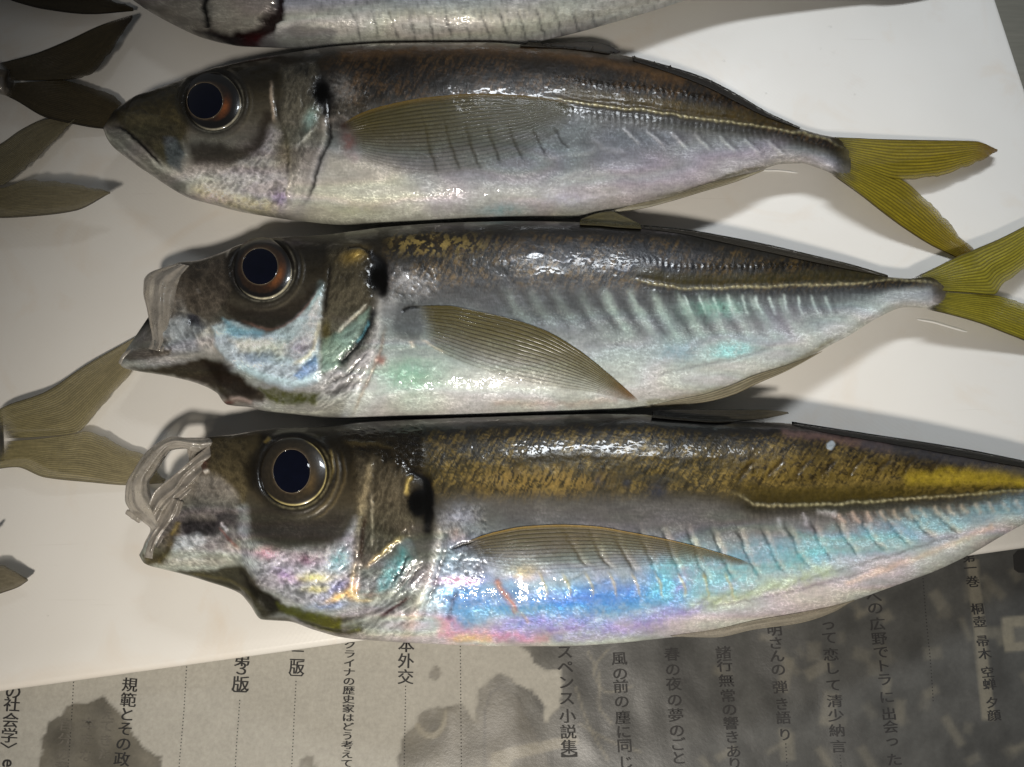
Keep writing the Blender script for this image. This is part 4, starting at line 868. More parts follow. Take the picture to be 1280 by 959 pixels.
def paint3(p):
    p.ramp([(0, (16, 16, 14)), (.05, (30, 28, 20)), (.12, (58, 52, 30)), (.22, (78, 69, 38)), (.32, (76, 68, 46)), (.40, (80, 77, 71)), (.5, (124, 124, 124)), (.64, (150, 166, 176)), (.8, (172, 186, 200)), (.93, (196, 194, 192)), (1, (184, 178, 168))])
    gx = gill_x(G3, p.Y)
    right = sm(860, 960, p.X)
    p.ramp([(0, (20, 18, 18)), (.06, (40, 36, 34)), (.11, (50, 44, 36)), (.2, (82, 68, 38)), (.34, (82, 70, 38)), (.42, (66, 59, 34)), (.47, (112, 108, 96)), (.55, (146, 146, 142)), (.7, (168, 184, 188)), (.85, (198, 192, 186)), (1, (188, 180, 170))], right)
    p.patch([(560, 630), (640, 622), (800, 625), (900, 628), (940, 650), (880, 668), (760, 655), (640, 655), (570, 665)], 12, (112, 110, 106), .6)
    body, sd, on = back_and_flank(p, LAT3, 930, (176, 148, 78), .6, (76, 64, 18), gx, 37, band=22, streak=-58)
    p.flecks((160, 132, 72), body * sm(560, 640, p.X) * sm(800, 700, p.X) * np.exp(-((p.Y - 600) / 16) ** 2), 10, 2.2, -70, .46, 51, .75, .6)
    p.flecks((150, 126, 58), right * .6 * np.exp(-((p.Y - 582 - (p.X - 960) * .06) / 22) ** 2), 5, 3.4, -30, .42, 52, .8, .6)
    p.patch([(1130, 592), (1200, 585), (1290, 592), (1290, 608), (1200, 606), (1140, 606)], 7, (190, 164, 40), .6, met=.5, nz=.5)
    for k in range(9):
        x = 925 + k * 34; y = 606 - k * 1.2
        p.stroke([(x - 4, y), (x + 8, y - 18), (x + 24, y - 32)], 3.0, (58, 46, 26), .6, -.2, taper=.3, jit=1.5)
    for a, b in (((748, 600), (5, 6)), ((783, 604), (5, 6)), ((822, 614), (12, 11))): p.blob(*a, *b, (58, 62, 76), .8, nz=.3)
    p.stroke([(950, 533), (1050, 542), (1160, 560), (1280, 584)], 4.5, (66, 60, 62), .7, jit=2); p.stroke([(980, 541), (1050, 550), (1110, 560)], 5, (150, 118, 112), .55, jit=4, met=.5)
    p.stroke([(1080, 556), (1180, 572), (1290, 592)], 7, (88, 86, 92), .7)
    # muscle blocks: chevrons on the flank
    for k in range(16):
        x = 700 + k * 31; y = 652 - max(0, k - 8) * 2.2; L = 96 - abs(k - 5) * 6
        a = [(x, y), (x + 10, y + L * .3), (x + 24, y + L * .68), (x + 38, y + L * .9)]
        if a[-1][0] > 1230: continue
        p.stroke(a, 2.4, (70, 72, 70), .78, -.14, taper=.25, jit=2); p.stroke([(q[0] + 6, q[1]) for q in a], 3.4, (214, 204, 184), .58 if k > 3 else .3, .05, taper=.3, jit=2.5, met=.4)
        p.stroke([a[-1], (x + 20, y + L * 1.06), (x - 8, y + L * 1.2)], 2.2, (128, 128, 120), .45, -.14, taper=.25, jit=1.5)
    for k in range(20):
        x = 1040 + k * 17; y = 640 - k * 1.3
        p.stroke([(x, y), (x + 5, y + 9), (x + 13, y + 18)], 2.2, (120, 104, 92), .5, -.14, taper=.25); p.stroke([(x + 7, y), (x + 12, y + 9), (x + 19, y + 16)], 2.6, (224, 196, 170), .55, .12, taper=.25, met=.5)
    # rainbow sheen of the belly skin
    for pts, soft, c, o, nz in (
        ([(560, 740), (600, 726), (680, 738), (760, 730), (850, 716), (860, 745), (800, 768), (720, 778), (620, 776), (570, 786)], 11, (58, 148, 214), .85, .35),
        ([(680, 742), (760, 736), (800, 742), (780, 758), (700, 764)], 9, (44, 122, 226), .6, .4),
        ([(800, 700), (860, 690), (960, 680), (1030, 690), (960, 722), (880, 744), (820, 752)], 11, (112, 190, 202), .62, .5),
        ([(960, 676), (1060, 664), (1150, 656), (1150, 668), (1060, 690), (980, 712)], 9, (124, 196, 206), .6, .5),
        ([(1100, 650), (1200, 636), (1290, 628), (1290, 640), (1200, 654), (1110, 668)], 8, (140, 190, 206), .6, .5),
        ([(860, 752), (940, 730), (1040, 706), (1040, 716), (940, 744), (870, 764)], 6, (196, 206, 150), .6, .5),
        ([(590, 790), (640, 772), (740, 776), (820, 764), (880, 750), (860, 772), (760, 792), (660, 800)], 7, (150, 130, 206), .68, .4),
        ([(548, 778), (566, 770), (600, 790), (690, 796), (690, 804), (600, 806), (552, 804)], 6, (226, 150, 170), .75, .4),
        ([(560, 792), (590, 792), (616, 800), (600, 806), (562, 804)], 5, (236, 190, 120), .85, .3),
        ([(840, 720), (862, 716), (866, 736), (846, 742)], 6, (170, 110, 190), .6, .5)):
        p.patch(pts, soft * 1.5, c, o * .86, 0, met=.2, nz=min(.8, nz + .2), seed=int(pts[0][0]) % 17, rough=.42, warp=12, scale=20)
    p.stroke([(574, 738), (566, 752), (560, 780)], 3, (92, 92, 110), .7, -.3); p.blob(655, 716, 18, 10, (226, 196, 150), .7, nz=.6, met=.5); p.stroke([(622, 728), (634, 746), (644, 762)], 4, (206, 136, 92), .8, .2, jit=1.5, met=.5); p.stroke([(650, 764), (664, 782)], 2.4, (196, 170, 140), .6, .2)
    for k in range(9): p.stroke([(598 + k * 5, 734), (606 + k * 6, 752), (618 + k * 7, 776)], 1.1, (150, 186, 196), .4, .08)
    for k in range(9):
        x = 672 + k * 29; p.stroke([(x, 712), (x + 10, 735), (x + 12, 752)], 1.8, (206, 186, 110), .5, .1, taper=.3, jit=1.5)
    p.stroke([(840, 782), (940, 762), (1060, 736), (1160, 704), (1280, 655)], 9, (204, 196, 190), .75, .12); p.stroke([(850, 766), (950, 748), (1050, 724), (1130, 700)], 2.2, (150, 142, 140), .5, -.15); p.stroke([(1060, 728), (1150, 696), (1240, 660)], 4, (226, 196, 166), .6, jit=2)
    p.stroke([(520, 803), (640, 806), (760, 803), (850, 793)], 3, (206, 204, 196), .7)
    for pts in ([(1002, 640), (1008, 650), (1006, 660)], [(1018, 640), (1032, 642), (1050, 640)], [(972, 646), (976, 660), (984, 672)], [(1040, 640), (1046, 646)]): p.stroke(pts, 3, (220, 216, 212), .35, .15, taper=.15, jit=2, rough=.12)  # small white glints painted onto the skin
    p.patch([(1033, 556), (1040, 553), (1044, 558), (1039, 564), (1033, 561)], 1.2, (190, 202, 212), .8, .04, warp=1)
    p.stroke([(640, 571), (700, 569), (770, 569), (840, 571), (900, 571)], 4, (130, 110, 66), .15, .1, jit=2.5, rough=.16)
    # head
    head = sm(5, -5, p.X - gx)
    p.ramp([(0, (30, 28, 22)), (.15, (58, 50, 34)), (.35, (76, 68, 52)), (.55, (98, 94, 82)), (.75, (146, 143, 136)), (.92, (170, 166, 156)), (1, (150, 146, 136))], head)
    p.patch([(256, 548), (300, 544), (325, 540), (318, 590), (306, 625), (300, 640), (268, 628), (252, 600)], 6, (94, 84, 60), .9, -.1)
    p.patch([(306, 572), (318, 566), (322, 600), (314, 610), (304, 600)], 5, (44, 38, 26), .8, -.2)
    p.patch([(212, 622), (236, 594), (262, 592), (300, 628), (298, 648), (250, 650), (214, 648)], 6, (132, 126, 118), .88, -.15, nz=.15); p.patch([(226, 622), (260, 612), (296, 630), (290, 646), (236, 646)], 6, (110, 104, 96), .6)
    p.stroke([(256, 548), (257, 565), (256, 588)], 4, (108, 72, 66), .7, .2); p.stroke([(254, 592), (262, 589)], 2, (220, 214, 204), .8, .4)
    p.patch([(224, 652), (256, 650), (275, 656), (270, 668), (230, 668)], 3.5, (58, 54, 52), .9, -.3); p.patch([(268, 640), (298, 640), (296, 656), (272, 656)], 5, (66, 62, 66), .75, -.2)
    p.patch([(178, 694), (205, 672), (224, 652), (224, 668), (214, 690), (200, 706), (184, 706)], 4, (98, 84, 42), .92, .15); p.stroke([(214, 672), (220, 658), (223, 650)], 2.4, (206, 180, 70), .8, .2, met=.6)
    p.patch([(218, 672), (248, 668), (258, 676), (244, 686), (220, 688)], 4, (172, 178, 172), .85, .25, met=.4, nz=.2); p.patch([(206, 704), (230, 688), (262, 680), (300, 690), (295, 704), (250, 708)], 5, (158, 152, 142), .85, .1, nz=.2)
    p.stroke([(224, 700), (240, 696), (252, 700)], 4, (190, 188, 182), .7, .2); p.blob(284, 692, 14, 9, (190, 184, 170), .8, nz=.5, disp=.2)
    p.stroke([(184, 708), (220, 713), (262, 712), (302, 706)], 3, (176, 172, 162), .7, .35); p.stroke([(272, 656), (284, 672), (300, 688)], 1.8, (140, 84, 70), .6); p.stroke([(275, 652), (284, 664)], 1.6, (220, 216, 210), .8, .3)
    p.patch([(205, 714), (262, 712), (300, 706), (330, 738), (360, 758), (395, 768), (440, 778), (455, 790), (420, 796), (365, 780), (330, 776), (310, 750), (262, 728)], 4, (74, 66, 46), .95, -.3)
    p.stroke([(230, 716), (270, 722), (304, 736), (322, 754)], 2.2, (120, 106, 70), .6, .2); p.patch([(300, 712), (322, 735), (350, 756), (342, 768), (318, 748)], 5, (40, 34, 24), .85, -.3)
    p.patch([(345, 754), (380, 762), (425, 772), (452, 782), (448, 790), (410, 790), (372, 776), (352, 766)], 4, (104, 104, 26), .95, .15, nz=.4); p.stroke([(360, 770), (400, 784), (440, 790)], 2, (34, 34, 14), .7, -.2); p.stroke([(328, 773), (352, 770), (390, 786), (430, 796)], 2.6, (150, 146, 138), .8, .3)
    cheek = [(300, 640), (306, 668), (330, 684), (400, 690), (430, 670), (446, 644), (455, 650), (448, 700), (445, 740), (425, 760), (385, 758), (350, 742), (322, 722), (302, 700)]
    p.patch(cheek, 5, (150, 147, 146), .9, .4, met=.45, nz=.15)
    p.patch([(330, 690), (370, 684), (430, 676), (446, 650), (448, 690), (430, 720), (390, 730), (350, 714)], 7, (214, 208, 210), .7, 0, met=.6, nz=.85, seed=7)
    for cx, cy, rx, ry, c, a in ((336, 692, 12, 8, (230, 170, 176), 0), (385, 700, 18, 12, (110, 76, 92), 0), (425, 700, 12, 16, (100, 176, 176), 20), (388, 722, 26, 5, (236, 216, 120), 0), (402, 736, 18, 4, (226, 206, 110), 0), (360, 720, 16, 9, (170, 140, 180), 20), (420, 736, 22, 8, (120, 116, 156), -30), (425, 746, 22, 4.5, (240, 186, 90), -28), (440, 740, 6, 10, (236, 176, 100), 0), (410, 758, 26, 5, (140, 150, 190), -5), (462, 738, 10, 6, (230, 170, 150), 0)):
        p.blob(cx, cy, rx, ry, c, .85, a, met=.55, nz=.5, seed=int(cx))
    p.patch([(309, 640), (330, 632), (380, 648), (420, 640), (434, 640), (424, 668), (400, 684), (360, 686), (325, 674), (311, 658)], 12, (66, 61, 52), .85, -.1)
    p.patch([(298, 634), (308, 630), (312, 660), (306, 676), (297, 660)], 5, (150, 152, 150), .7, .1)
    p.patch([(440, 560), (470, 570), (515, 590), (520, 640), (508, 668), (470, 700), (452, 712), (446, 650), (448, 600)], 6, (92, 84, 68), .85, .25, nz=.35)
    p.stroke([(464, 584), (456, 615), (449, 651), (445, 690), (442, 720)], 4.6, (150, 136, 106), .6, .4, jit=3); p.stroke([(458, 640), (453, 670), (450, 705)], 3, (66, 44, 28), .8, -.4); p.stroke([(465, 610), (466, 650), (464, 690)], 1.8, (170, 160, 138), .6, .3, jit=1)
    p.patch([(452, 716), (480, 700), (512, 672), (520, 690), (512, 712), (490, 736), (462, 744), (448, 742)], 4, (116, 122, 118), .9, .2); p.patch([(474, 724), (490, 700), (506, 684), (510, 698), (494, 726), (474, 740)], 7, (96, 170, 170), .7, met=.4, nz=.55)
    p.stroke([(453, 712), (466, 701), (484, 687), (500, 674), (513, 668)], 2.6, (206, 180, 122), .8, .45, met=.5, jit=2.5, taper=.3); p.stroke([(443, 712), (440, 735), (448, 752), (470, 748)], 2.2, (226, 196, 150), .8, .4)
    for k in range(5): p.stroke([(512 + k * 3, 690 + k * 4), (500 + k * 3, 715 + k * 4), (486 + k * 3, 738 + k * 2)], 1.6, (26, 30, 26) if k % 2 == 0 else (120, 130, 122), .8, -.2, jit=1.5)
    for k, (c, dd) in enumerate((((156, 154, 152), .3), ((92, 90, 88), -.2), ((164, 162, 158), .3), ((120, 116, 112), -.2))): p.stroke([(530 - k, 716 + k * 6), (500, 744 + k * 5), (460, 764 + k * 5), (430, 770 + k * 6)], 3.4, c, .75, dd)
    p.stroke([(514, 742), (495, 758), (472, 772)], 2.4, (70, 24, 24), .9, -.4); p.patch([(470, 785), (500, 768), (510, 780), (506, 800), (475, 798)], 5, (178, 174, 168), .8, .1)
    p.stroke(G3[3:-1], 6, (186, 178, 166), .85, .5, jit=2); p.stroke([(x + 10, y) for x, y in G3[3:-1]], 3, (110, 98, 84), .55, -.3); p.blob(515, 776, 8, 18, (226, 196, 170), .5, 20, nz=.7, met=.5)
    p.blob(524, 628, 12, 15, (6, 6, 5), 2.0, 0, -.2); p.stroke([(514, 590), (530, 600), (536, 630), (535, 662)], 6.5, (14, 11, 9), .95, -.5, jit=2); p.stroke([(508, 622), (510, 604), (518, 594)], 2.4, (190, 166, 96), .8, .3, jit=1)
    p.blob(500, 580, 20, 10, (40, 34, 26), .7, nz=.5); p.blob(578, 648, 22, 20, (150, 156, 168), .7, 30, nz=.6, met=.6); p.blob(570, 668, 10, 8, (206, 170, 160), .6, nz=.6); p.blob(575, 727, 26, 6, (226, 150, 170), .8, nz=.6, met=.5)
    p.patch([(572, 688), (592, 684), (606, 692), (608, 716), (590, 726), (572, 712)], 8, (118, 114, 116), .6, .15, nz=.4); p.stroke([(560, 690), (576, 682), (596, 678)], 2.4, (14, 12, 10), .9, -.4)
    p.patch([(420, 540), (520, 528), (530, 580), (470, 572), (425, 570)], 9, (44, 38, 28), .6, nz=.3); p.stroke([(425, 552), (470, 556), (500, 560)], 3, (110, 96, 60), .4, .3, jit=3); p.stroke([(330, 556), (338, 546)], 2.2, (206, 180, 100), .8, .3)
    p.stroke([(412, 560), (416, 585), (410, 606)], 1.8, (196, 170, 96), .8, .25, jit=1, met=.6)
    for rad, o in ((56, .5), (64, .35)):
        p.stroke([(367 + rad * math.cos(a), 590 + rad * math.sin(a)) for a in np.linspace(-.5, 1.3, 8)], 1.6, (140, 122, 84), o, .22)
    p.foil([(306, 668), (350, 688), (430, 676), (450, 640), (448, 740), (420, 760), (350, 744), (304, 704)], .24, 23, 9, 6, -35, shine=.6)
    p.foil([(440, 566), (515, 580), (518, 650), (508, 672), (452, 712), (446, 640)], .20, 25, 16, 5, -72, shine=.5)
    p.foil([(452, 716), (530, 690), (545, 730), (510, 798), (440, 790), (446, 745)], .16, 26, 14, 5, -38)
    p.foil([(548, 640), (604, 630), (612, 690), (590, 740), (540, 770), (535, 720)], .18, 27, 8, 6, 30)
    p.patch([(178, 690), (196, 668), (206, 640), (226, 606), (240, 592), (246, 610), (234, 640), (222, 664), (204, 690), (186, 702)], 7, (112, 104, 92), .6, -.1, warp=4, nz=.2)
    p.foil([(210, 625), (256, 552), (310, 548), (300, 700), (200, 708), (176, 694)], .14, 28, 12, 7, 50, shine=.45)
    p.foil([(420, 536), (530, 526), (530, 590), (450, 570)], .16, 29, 12, 6, 10, shine=.5)
    p.matte(523, 628, 13, 17); p.matte(535, 628, 7, 34)
    eye_socket(p, 367, 590, 44, (170, 158, 120))
f3 = empty('horse_mackerel', 'gaping golden-backed horse mackerel with rainbow belly, lying across the board edge over the newspaper', 'fish')
T3 = [(0, .34), (.04, .5), (.1, .76), (.22, .98), (.42, 1.0), (.6, .86), (.8, .52), (.92, .28), (1, .2)]
Z3 = [(0, .92), (.2, 1.0), (.5, 1.0), (.75, .84), (1, .55)]
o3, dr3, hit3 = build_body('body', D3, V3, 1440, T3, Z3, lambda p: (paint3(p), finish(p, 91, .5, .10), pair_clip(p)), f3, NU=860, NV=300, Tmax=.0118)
eye(f3, hit3, 367, 590, 44, 364.5, 589, 23, 27, (42, 36, 26), (206, 190, 130), (96, 78, 48), ringcol=(36, 31, 23), irisR=.86)
tail(f3, [([(1420, 600), (1450, 590), (1500, 568), (1580, 530)], [(1436, 614), (1470, 615), (1510, 590), (1580, 532)]), ([(1420, 632), (1450, 644), (1500, 664), (1580, 700)], [(1436, 616), (1470, 616), (1510, 640), (1580, 698)])],
     .0064, .004, (120, 112, 52), (150, 134, 56), (64, 54, 28), rays=12, na=50, nb=40, seed=19)
draped_fin('pectoral_fin', f3, dr3, [(572, 684), (594, 673), (616, 666), (658, 658), (701, 656), (743, 658), (785, 665), (841, 676), (884, 687), (920, 698), (944, 707)], [(588, 700), (606, 708), (632, 716), (672, 722), (718, 720), (785, 712), (841, 707), (898, 706), (925, 707), (944, 709)], 13,
           (124, 108, 56), (160, 150, 116), (206, 172, 96), .62, .12, .0003, seed=21, dark=.85, base=(70, 62, 36, .1))
draped_fin('dorsal_fin', f3, dr3, [(815, 514), (850, 512), (900, 512), (950, 512), (985, 515)], [(815, 522), (850, 525), (900, 528), (950, 524), (986, 517)], 7, (26, 24, 18), (52, 46, 28), (14, 12, 10), .98, None, .0012, 70, 20, seed=23, tip=(90, 84, 70), mat=FOLD)
draped_fin('second_dorsal_fin', f3, dr3, [(990, 527), (1034, 534), (1093, 543), (1152, 552), (1212, 562), (1290, 578)], [(990, 531), (1034, 541), (1092, 551), (1150, 561), (1210, 572), (1290, 586)], 5, (26, 24, 22), (44, 40, 32), (10, 9, 8), .98, None, .0003, 100, 18, seed=25, dark=.85, mat=FOLD)
draped_fin('anal_fin', f3, dr3, [(840, 796), (892, 797), (943, 787), (1000, 779), (1040, 766), (1068, 750)], [(838, 795), (890, 788), (943, 776), (1000, 766), (1040, 758), (1066, 751)], 8, (190, 184, 172), (176, 168, 150), (150, 142, 122), .6, None, .0005, 90, 18, seed=26, dark=.5, mat=FOLD)

# ---------- clear mouth parts
def sheet_px(name, outer, inner, z, mat, parent, na=40, nb=16, bulge=.0015, th=.00025, fold=.0002, seed=1):
    G = ruled(outer, inner, na, nb); a = np.linspace(0, 1, na)[:, None]; b = np.linspace(0, 1, nb)[None, :]
    zz = np.interp(a[:, 0], np.linspace(0, 1, len(z)), z)[:, None] + bulge * np.sin(np.pi * b) + fold * np.sin(b * 19 + 4 * vnoise(a * 5, b * 3, seed))
    V, F = closed_sheet(unproj(G[..., 0], G[..., 1], zz), th); return make_mesh(name, V, F, mat, parent)
def lip_tube(name, pts, radii, mat, parent, n=70, ns=14, flat=.9):
    p = np.array(pts, float); c = curve(p, n); r = np.interp(np.linspace(0, 1, n), np.linspace(0, 1, len(radii)), radii) * .0002
    r = r * (1 + .12 * (fbm(np.arange(n) / 6, np.arange(n) * 0, 3) - .5)); v, f = tube(unproj(c[:, 0], c[:, 1], c[:, 2]), r, ns, flat); return make_mesh(name, v, f, mat, parent)
# middle fish: lip sleeve pushed forward
sheet_px('mouth_membrane', [(222, 329), (206, 334), (193, 339), (183, 345), (179.5, 356), (181, 370), (185, 390), (188, 408), (190, 424), (184, 436)], [(246, 334), (242, 344), (238, 354), (234, 366), (230, 378), (226, 390), (222, 402), (219, 414), (218, 428), (214, 442)], [.0114, .0118, .0126, .0128, .0122], LIP, f2, na=70, nb=40, bulge=.0020, fold=.00030)
lip_tube('upper_lip', [(221, 332, .0118), (205, 338, .0116), (192, 343, .0112), (184, 351, .011), (183, 366, .011), (187, 388, .0108), (190, 410, .0106)], [2, 3.5, 4, 3.5, 3, 2.5, 2], LIP, f2)
lip_tube('lip_fold', [(219, 335, .0128), (213, 348, .0128), (204, 364, .0124), (197, 384, .012), (194, 402, .0115)], [1.5, 2.2, 2.4, 2, 1.2], LIP, f2)
lip_tube('lower_lip', [(212, 420, .0125), (212, 432, .0122), (202, 438, .0116), (186, 437, .0112), (168, 438, .0108), (155, 446, .0104), (151, 455, .0100)], [1.5, 2.4, 2.4, 2.2, 2.4, 3, 3], LIP, f2)
# fish on the board edge: open lip loop with a window through it
sheet_px('upper_lip', [(266, 548), (248, 547), (232, 547), (218, 545), (200, 552), (182, 566), (168, 586), (157, 608), (156, 624), (164, 640), (178, 652), (188, 662), (180, 680), (176, 696)], [(262, 562), (250, 566), (240, 564), (228, 560), (212, 562), (202, 574), (192, 590), (184, 604), (186, 620), (198, 634), (210, 644), (212, 656), (206, 676), (198, 700)], [.0112, .0122, .0124, .0120, .0114, .0108, .0106, .0106, .0106, .0104], LIP, f3, na=130, nb=36, bulge=.0018, th=.0012, fold=.00012, seed=3)
lip_tube('lip_nub', [(176, 648, .0098), (166, 643, .0092), (159, 640, .0090)], [6, 5, 3], LIP, f3, 24)
sheet_px('mouth_membrane', [(262, 556), (238, 576), (214, 597), (192, 616), (186, 630)], [(266, 592), (248, 606), (230, 624), (212, 646), (200, 662)], [.0132, .0138, .0136, .0128, .0120], MEMB, f3, na=60, nb=50, bulge=.0006, fold=.0003, seed=4)
sheet_px('chin_membrane', [(214, 622), (206, 640), (198, 656), (190, 668), (182, 688)], [(236, 630), (232, 646), (226, 658), (214, 674), (198, 696)], [.0134, .0130, .0124, .0120, .0114], MEMB, f3, na=50, nb=30, bulge=.0008, fold=.0002, seed=6)
sheet_px('lip_web', [(236, 552), (234, 562), (236, 574), (234, 584)], [(262, 552), (258, 560), (252, 566), (240, 578)], [.0116, .0114, .0114], MEMB, f3, na=30, nb=20, bulge=.0003, seed=8)

# ------------------------------------------------------------------ the silver fish and the fish whose tails reach in
D4 = [(150, -40), (200, -70), (300, -120), (420, -150), (600, -165), (760, -150), (900, -110), (1040, -60), (1100, -45)]
V4 = [(150, -12), (180, 10), (215, 30), (250, 46), (300, 58), (350, 60), (420, 62), (500, 60), (560, 60), (620, 58), (661, 54), (712, 43), (764, 29), (815, 14), (860, 0), (930, -14), (1040, -22), (1100, -25)]
def paint4(p):
    p.ramp([(0, (40, 46, 58)), (.35, (70, 80, 98)), (.6, (150, 154, 160)), (.72, (176, 178, 182)), (.8, (206, 202, 190)), (.92, (226, 220, 202)), (1, (206, 202, 192))])
    # scale rows
    xx, yy = rotxy(p.X, p.Y, -6); row = np.floor(yy / 9); sx = xx + (row % 2) * 7; fx = (sx % 14) / 14; fy = (yy % 9) / 9
    e = np.minimum(fx, 1 - fx) * 14 + 2 * np.abs(fy - .5); k = sm(3, .6, e) * sm(350, 420, p.X); p.c *= (1 - .2 * k)[:, None]; p.d += -.08 * k
    hsh = vnoise(np.floor(sx / 14) * 7.7, row * 3.3, 5); p.c *= (.9 + .25 * hsh)[:, None]; p.m += .35; p.r = .24 + .2 * hsh
    for k in range(14):
        x = 440 + k * 23; p.stroke([(x, 8), (x + 3, 22), (x + 9, 42), (x + 12, 56)], 1.6, (70, 72, 76), .55, -.15, taper=.25, jit=2)
    for k in range(30):
        x = 470 + k * 9; p.stroke([(x, 6), (x + 1, 20), (x + 3, 34)], 1.1, (214, 208, 186), .35, .06, taper=.3, jit=3, met=.7)
    head = sm(352, 338, p.X)
    p.ramp([(0, (60, 60, 62)), (.6, (110, 104, 98)), (.8, (150, 142, 132)), (1, (140, 130, 120))], head)
    p.patch([(270, -40), (330, -60), (338, 0), (330, 24), (312, 36), (285, 40), (266, 34), (264, 0)], 5, (168, 158, 146), .85, .4, nz=.35, warp=7); p.patch([(180, -40), (250, -50), (250, 30), (225, 26), (195, 10)], 6, (150, 140, 130), .8, .2, nz=.3, warp=6)
    p.stroke([(256, -40), (255, -10), (257, 18), (260, 36)], 4, (12, 9, 8), .97, -.7, taper=.01, jit=3)
    p.patch([(240, 36), (262, 40), (288, 42), (314, 36), (334, 22), (342, 0), (340, -30), (352, -20), (354, 10), (348, 34), (334, 50), (318, 64), (290, 58), (262, 50)], 4, (40, 15, 14), .96, -.6, warp=6); p.blob(318, 52, 16, 9, (104, 34, 36), .9, -20, nz=.4)
    p.patch([(322, 58), (330, 46), (350, 36), (380, 30), (420, 40), (420, 60), (340, 66)], 5, (160, 156, 152), .7, .4)
f4 = empty('silver_fish', 'large bright silver scaled fish with cut gill and bloody gill slit', 'fish')
o4, dr4, hit4 = build_body('body', D4, V4, 1100, TPROF, ZPROF, lambda p: (paint4(p), finish(p, 95, .3, .05), pair_clip(p)), f4, NU=420, NV=260, Tmax=.0108)
eye(f4, hit4, 215, -62, 26, 215, -62, 13, 13, (120, 116, 104), (190, 184, 170), (150, 140, 110))
tail(f4, [([(1085, -46), (1120, -60), (1180, -95), (1240, -120)], [(1095, -36), (1130, -38), (1180, -70), (1240, -118)]), ([(1085, -26), (1120, -10), (1170, 10), (1215, 18)], [(1095, -35), (1130, -36), (1170, -20), (1215, 16)])] if False else
     [([(1085, -46), (1120, -64), (1180, -105), (1240, -140)], [(1095, -38), (1130, -44), (1180, -80), (1240, -138)]), ([(1085, -28), (1120, -24), (1170, -22), (1230, -24)], [(1095, -37), (1130, -42), (1170, -36), (1230, -26)])],
     .006, .003, (110, 112, 112), (120, 118, 110), (60, 60, 60), rays=10, na=40, nb=30, seed=29)

def far_fish(label, ax, ay, dirdeg, lobes, z0, z1, c0, c1, edge, L=880, depth=186, pw=30, tailz=None, dark=.5, base=None, tip=None, Tm=.0098, alpha=.95):
    """a horse mackerel whose tail reaches the picture; the body lies further left"""
    f = empty('horse_mackerel', label, 'fish')
    n, nv, nb = 150, 44, 10; s = np.linspace(0, 1, n)                     # 0 = tail root, 1 = snout
    half = np.interp(s, [0, .03, .1, .3, .55, .75, .88, .96, 1], [pw / 2, pw / 2 * .9, pw * .6, depth * .36, depth * .5, depth * .49, depth * .38, depth * .2, depth * .06])
    k = np.hanning(17); k /= k.sum(); half = np.convolve(np.pad(half, 8, 'edge'), k, 'valid')
    d = np.array([-math.cos(math.radians(dirdeg)), -math.sin(math.radians(dirdeg))]); pn = np.array([-d[1], d[0]]) * (1 if d[0] > 0 else -1)
    C = np.array([ax, ay]) + s[:, None] * L * d
    T = np.interp(s, [0, .1, .35, .7, .9, .97, 1], [.22, .28, .8, 1, .75, .5, .1]) * Tm; z = np.interp(s, [0, .2, .5, 1], [z0 / Tm, .8, 1, .95]) * Tm
    P = sections(C - pn * half[:, None] * np.sign(pn[1]), C + pn * half[:, None] * np.sign(pn[1]), T, z, nv, nb); X, Y = proj(P)
    t = np.broadcast_to(np.r_[(1 - np.cos(np.linspace(0, np.pi, nv))) / 2, np.linspace(1, 0, nb + 2)[1:-1]], X.shape)
    p = Paint(X.ravel(), Y.ravel(), t.ravel().copy(), np.repeat(s, nv + nb))
    p.ramp([(0, (40, 36, 28)), (.15, (76, 64, 44)), (.35, (88, 80, 64)), (.42, (128, 118, 88)), (.48, (96, 92, 88)), (.65, (150, 152, 150)), (1, (186, 180, 172))]); p.c *= (.8 + .4 * fbm(p.X / 9, p.Y / 7, 6))[:, None]
    p.mix((84, 76, 66), sm(.06, 0, p.u) * .7)
    nr = nv + nb; V = np.concatenate([P.reshape(-1, 3), P[0].mean(0)[None], P[-1].mean(0)[None]]); j = np.arange(nr); j2 = (j + 1) % nr
    F = list(grid_faces(n, nr, wrap=True)) + list(np.stack([j2, j, np.full(nr, n * nr)], 1)) + list(np.stack([(n - 1) * nr + j, (n - 1) * nr + j2, np.full(nr, n * nr + 1)], 1))
    cc = np.r_[p.c, p.c[[0]], p.c[[-1]]]; pr = np.stack([p.m, p.r, p.k], 1); make_mesh('body', V, F, SKIN, f, np.clip(cc, 0, 1), np.r_[pr, pr[[0]], pr[[-1]]])
    e = C[int(n * .9)] ; bv = BVHTree.FromPolygons([tuple(v) for v in P[:, :nv].reshape(-1, 3)], [tuple(q) for q in grid_faces(n, nv)])
    def hit(px, py):
        dd = unproj(px, py, 0) - CAM; h = bv.ray_cast(Vector(CAM), Vector(dd).normalized()); return h[0].z if h[0] is not None else .01
    eye(f, hit, e[0], e[1] - 22, 24, e[0], e[1] - 22, 13, 13, (84, 58, 34), (190, 180, 150), (180, 112, 60))
    tail(f, lobes, z0, z1, c0, c1, edge, alpha, 22, tip, base, 90, 110, int(abs(ay)) % 13, dark * .62)
    return f
GREY0, GREY1, GE = (120, 112, 82), (112, 104, 78), (60, 52, 36)
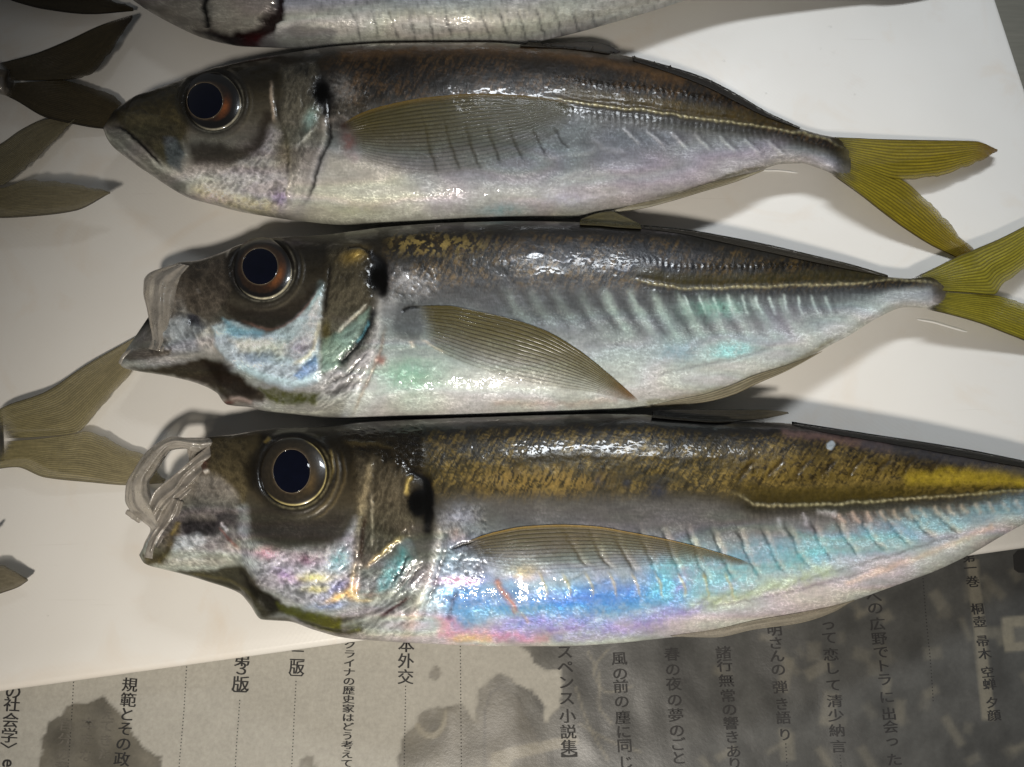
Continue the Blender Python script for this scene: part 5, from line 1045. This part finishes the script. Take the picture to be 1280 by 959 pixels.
far_fish('dark forked tail of a horse mackerel, its lower lobe touching the closed-mouthed snout', 10, 104, 12,
         [([(-6, 80), (15, 75), (42, 67.5), (84, 50.7), (127, 31), (165, 19)], [(10, 100), (45, 100), (76, 99), (107, 95), (135, 68), (165, 22)]), ([(4, 118), (17, 124), (56, 146), (84, 153), (124, 160), (160, 162)], [(12, 104), (45, 102), (76, 100), (112, 110), (150, 126), (164, 160)])],
         .006, (.006, .002), (70, 62, 44), (76, 66, 42), (34, 28, 20), dark=.5, tip=(52, 42, 30))
far_fish('horse mackerel with grey forked tail on bare board, pointed lobe casting a shadow', -75, 226, 0,
         [([(-80, 214), (-40, 198), (0, 180), (28, 161), (56, 149), (94, 146)], [(-70, 226), (-30, 232), (0, 231), (17, 222), (45, 197), (94, 150)]), ([(-80, 240), (-40, 256), (0, 272), (50.7, 269), (93, 263), (137, 241)], [(-70, 228), (-30, 233), (0, 235), (36.6, 224.5), (70, 226.6), (112, 234), (137, 240)])],
         .006, (.003, .008), GREY0, (146, 138, 112), GE, dark=.7, L=860, alpha=.74)
far_fish('horse mackerel behind the two gaping ones, its olive forked tail running under their mouths', -8, 556, -2,
         [([(-16, 524), (0, 511), (56, 490), (105, 458), (150, 432), (186, 412)], [(2, 548), (45, 546), (94, 541), (116, 522), (139, 494), (165, 464), (186, 416)]), ([(-16, 588), (19, 584), (56, 597), (112, 603), (158, 606.5), (204, 604)], [(2, 552), (45, 549), (94, 542), (109, 539), (150, 556), (184, 573), (206, 600)])],
         .0044, (.0020, .0016), (152, 142, 98), (170, 160, 128), (84, 76, 42), dark=.7, pw=66, alpha=.7, base=(84, 76, 56, .1))
far_fish('horse mackerel showing only one grey tail lobe tip on bare board near the newspaper', -120, 742, -9,
         [([(-128, 732), (-80, 715), (-40, 690), (-5, 660)], [(-115, 744), (-70, 742), (-40, 715), (-6, 664)]), ([(-128, 754), (-80, 764), (-40, 756), (0, 742), (22, 734), (34, 726)], [(-115, 746), (-70, 742), (-30, 712), (0, 706), (19, 714), (34, 724)])],
         .006, (.004, .003), GREY0, (146, 138, 118), GE, L=820, alpha=.8, dark=.7)
far_fish('horse mackerel farthest from the newspaper, edge of its dark tail beside the silver fish', -70, -52, 22,
         [([(-78, -64), (-30, -72), (40, -88), (110, -100)], [(-62, -54), (-20, -56), (40, -70), (110, -96)]), ([(-72, -40), (-20, -14), (20, 2), (56, 11), (112, 17), (166, 13)], [(-60, -52), (-20, -50), (20, -40), (70, -24), (120, -8), (166, 9)])],
         .006, (.004, .003), (60, 52, 36), (66, 58, 40), (30, 25, 18), L=820, dark=.5)

# ------------------------------------------------------------------ water drops and painted glints on the board
def glint_streak(label, pts, w, hgt=.0003):  # raised white strip in place of a lamp reflection in water
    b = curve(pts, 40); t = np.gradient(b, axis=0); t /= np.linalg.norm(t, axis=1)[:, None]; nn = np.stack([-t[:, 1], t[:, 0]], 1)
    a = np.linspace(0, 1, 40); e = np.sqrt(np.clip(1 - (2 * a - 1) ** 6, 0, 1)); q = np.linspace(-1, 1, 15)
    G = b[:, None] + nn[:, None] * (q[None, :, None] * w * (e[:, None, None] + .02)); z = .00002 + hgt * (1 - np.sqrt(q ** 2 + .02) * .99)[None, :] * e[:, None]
    tag(make_mesh('glint_streak', unproj(G[..., 0], G[..., 1], z), grid_faces(40, 15), GLINT, closed=False), label, 'painted glint', 'painted glints on the board')
glint_streak('thin white strip painted as a lamp glint beside the tail root of the middle fish', [(1146, 399), (1165, 402), (1186, 408), (1210, 415)], 1.7)
glint_streak('thin white strip painted as a lamp glint beside the tail root of the closed-mouthed fish', [(950, 213), (970, 213), (998, 216)], 1.4)
for k, (x, y, r) in enumerate(((1038, 34, 2.2), (905, 76, 2.0), (1042, 66, 1.6), (1026, 61, 1.5), (1068, 118, 1.4), (958, 116, 1.6), (60, 770, 1.8))):
    rr = np.linspace(.02, 1, 8)[:, None]; ph = np.linspace(0, 2 * np.pi, 20, endpoint=False)[None, :]
    q = unproj(x + r * rr * np.cos(ph), y + r * rr * np.sin(ph) * .85, .00002 + .00026 * np.sqrt(np.clip(1 - rr ** 2, 0, 1)) + 0 * ph)
    tag(make_mesh('water_drop', q, grid_faces(8, 20, wrap=True), WATER, closed=False), 'tiny clear water drop on bare white board', 'water drop', 'water drops on the board')
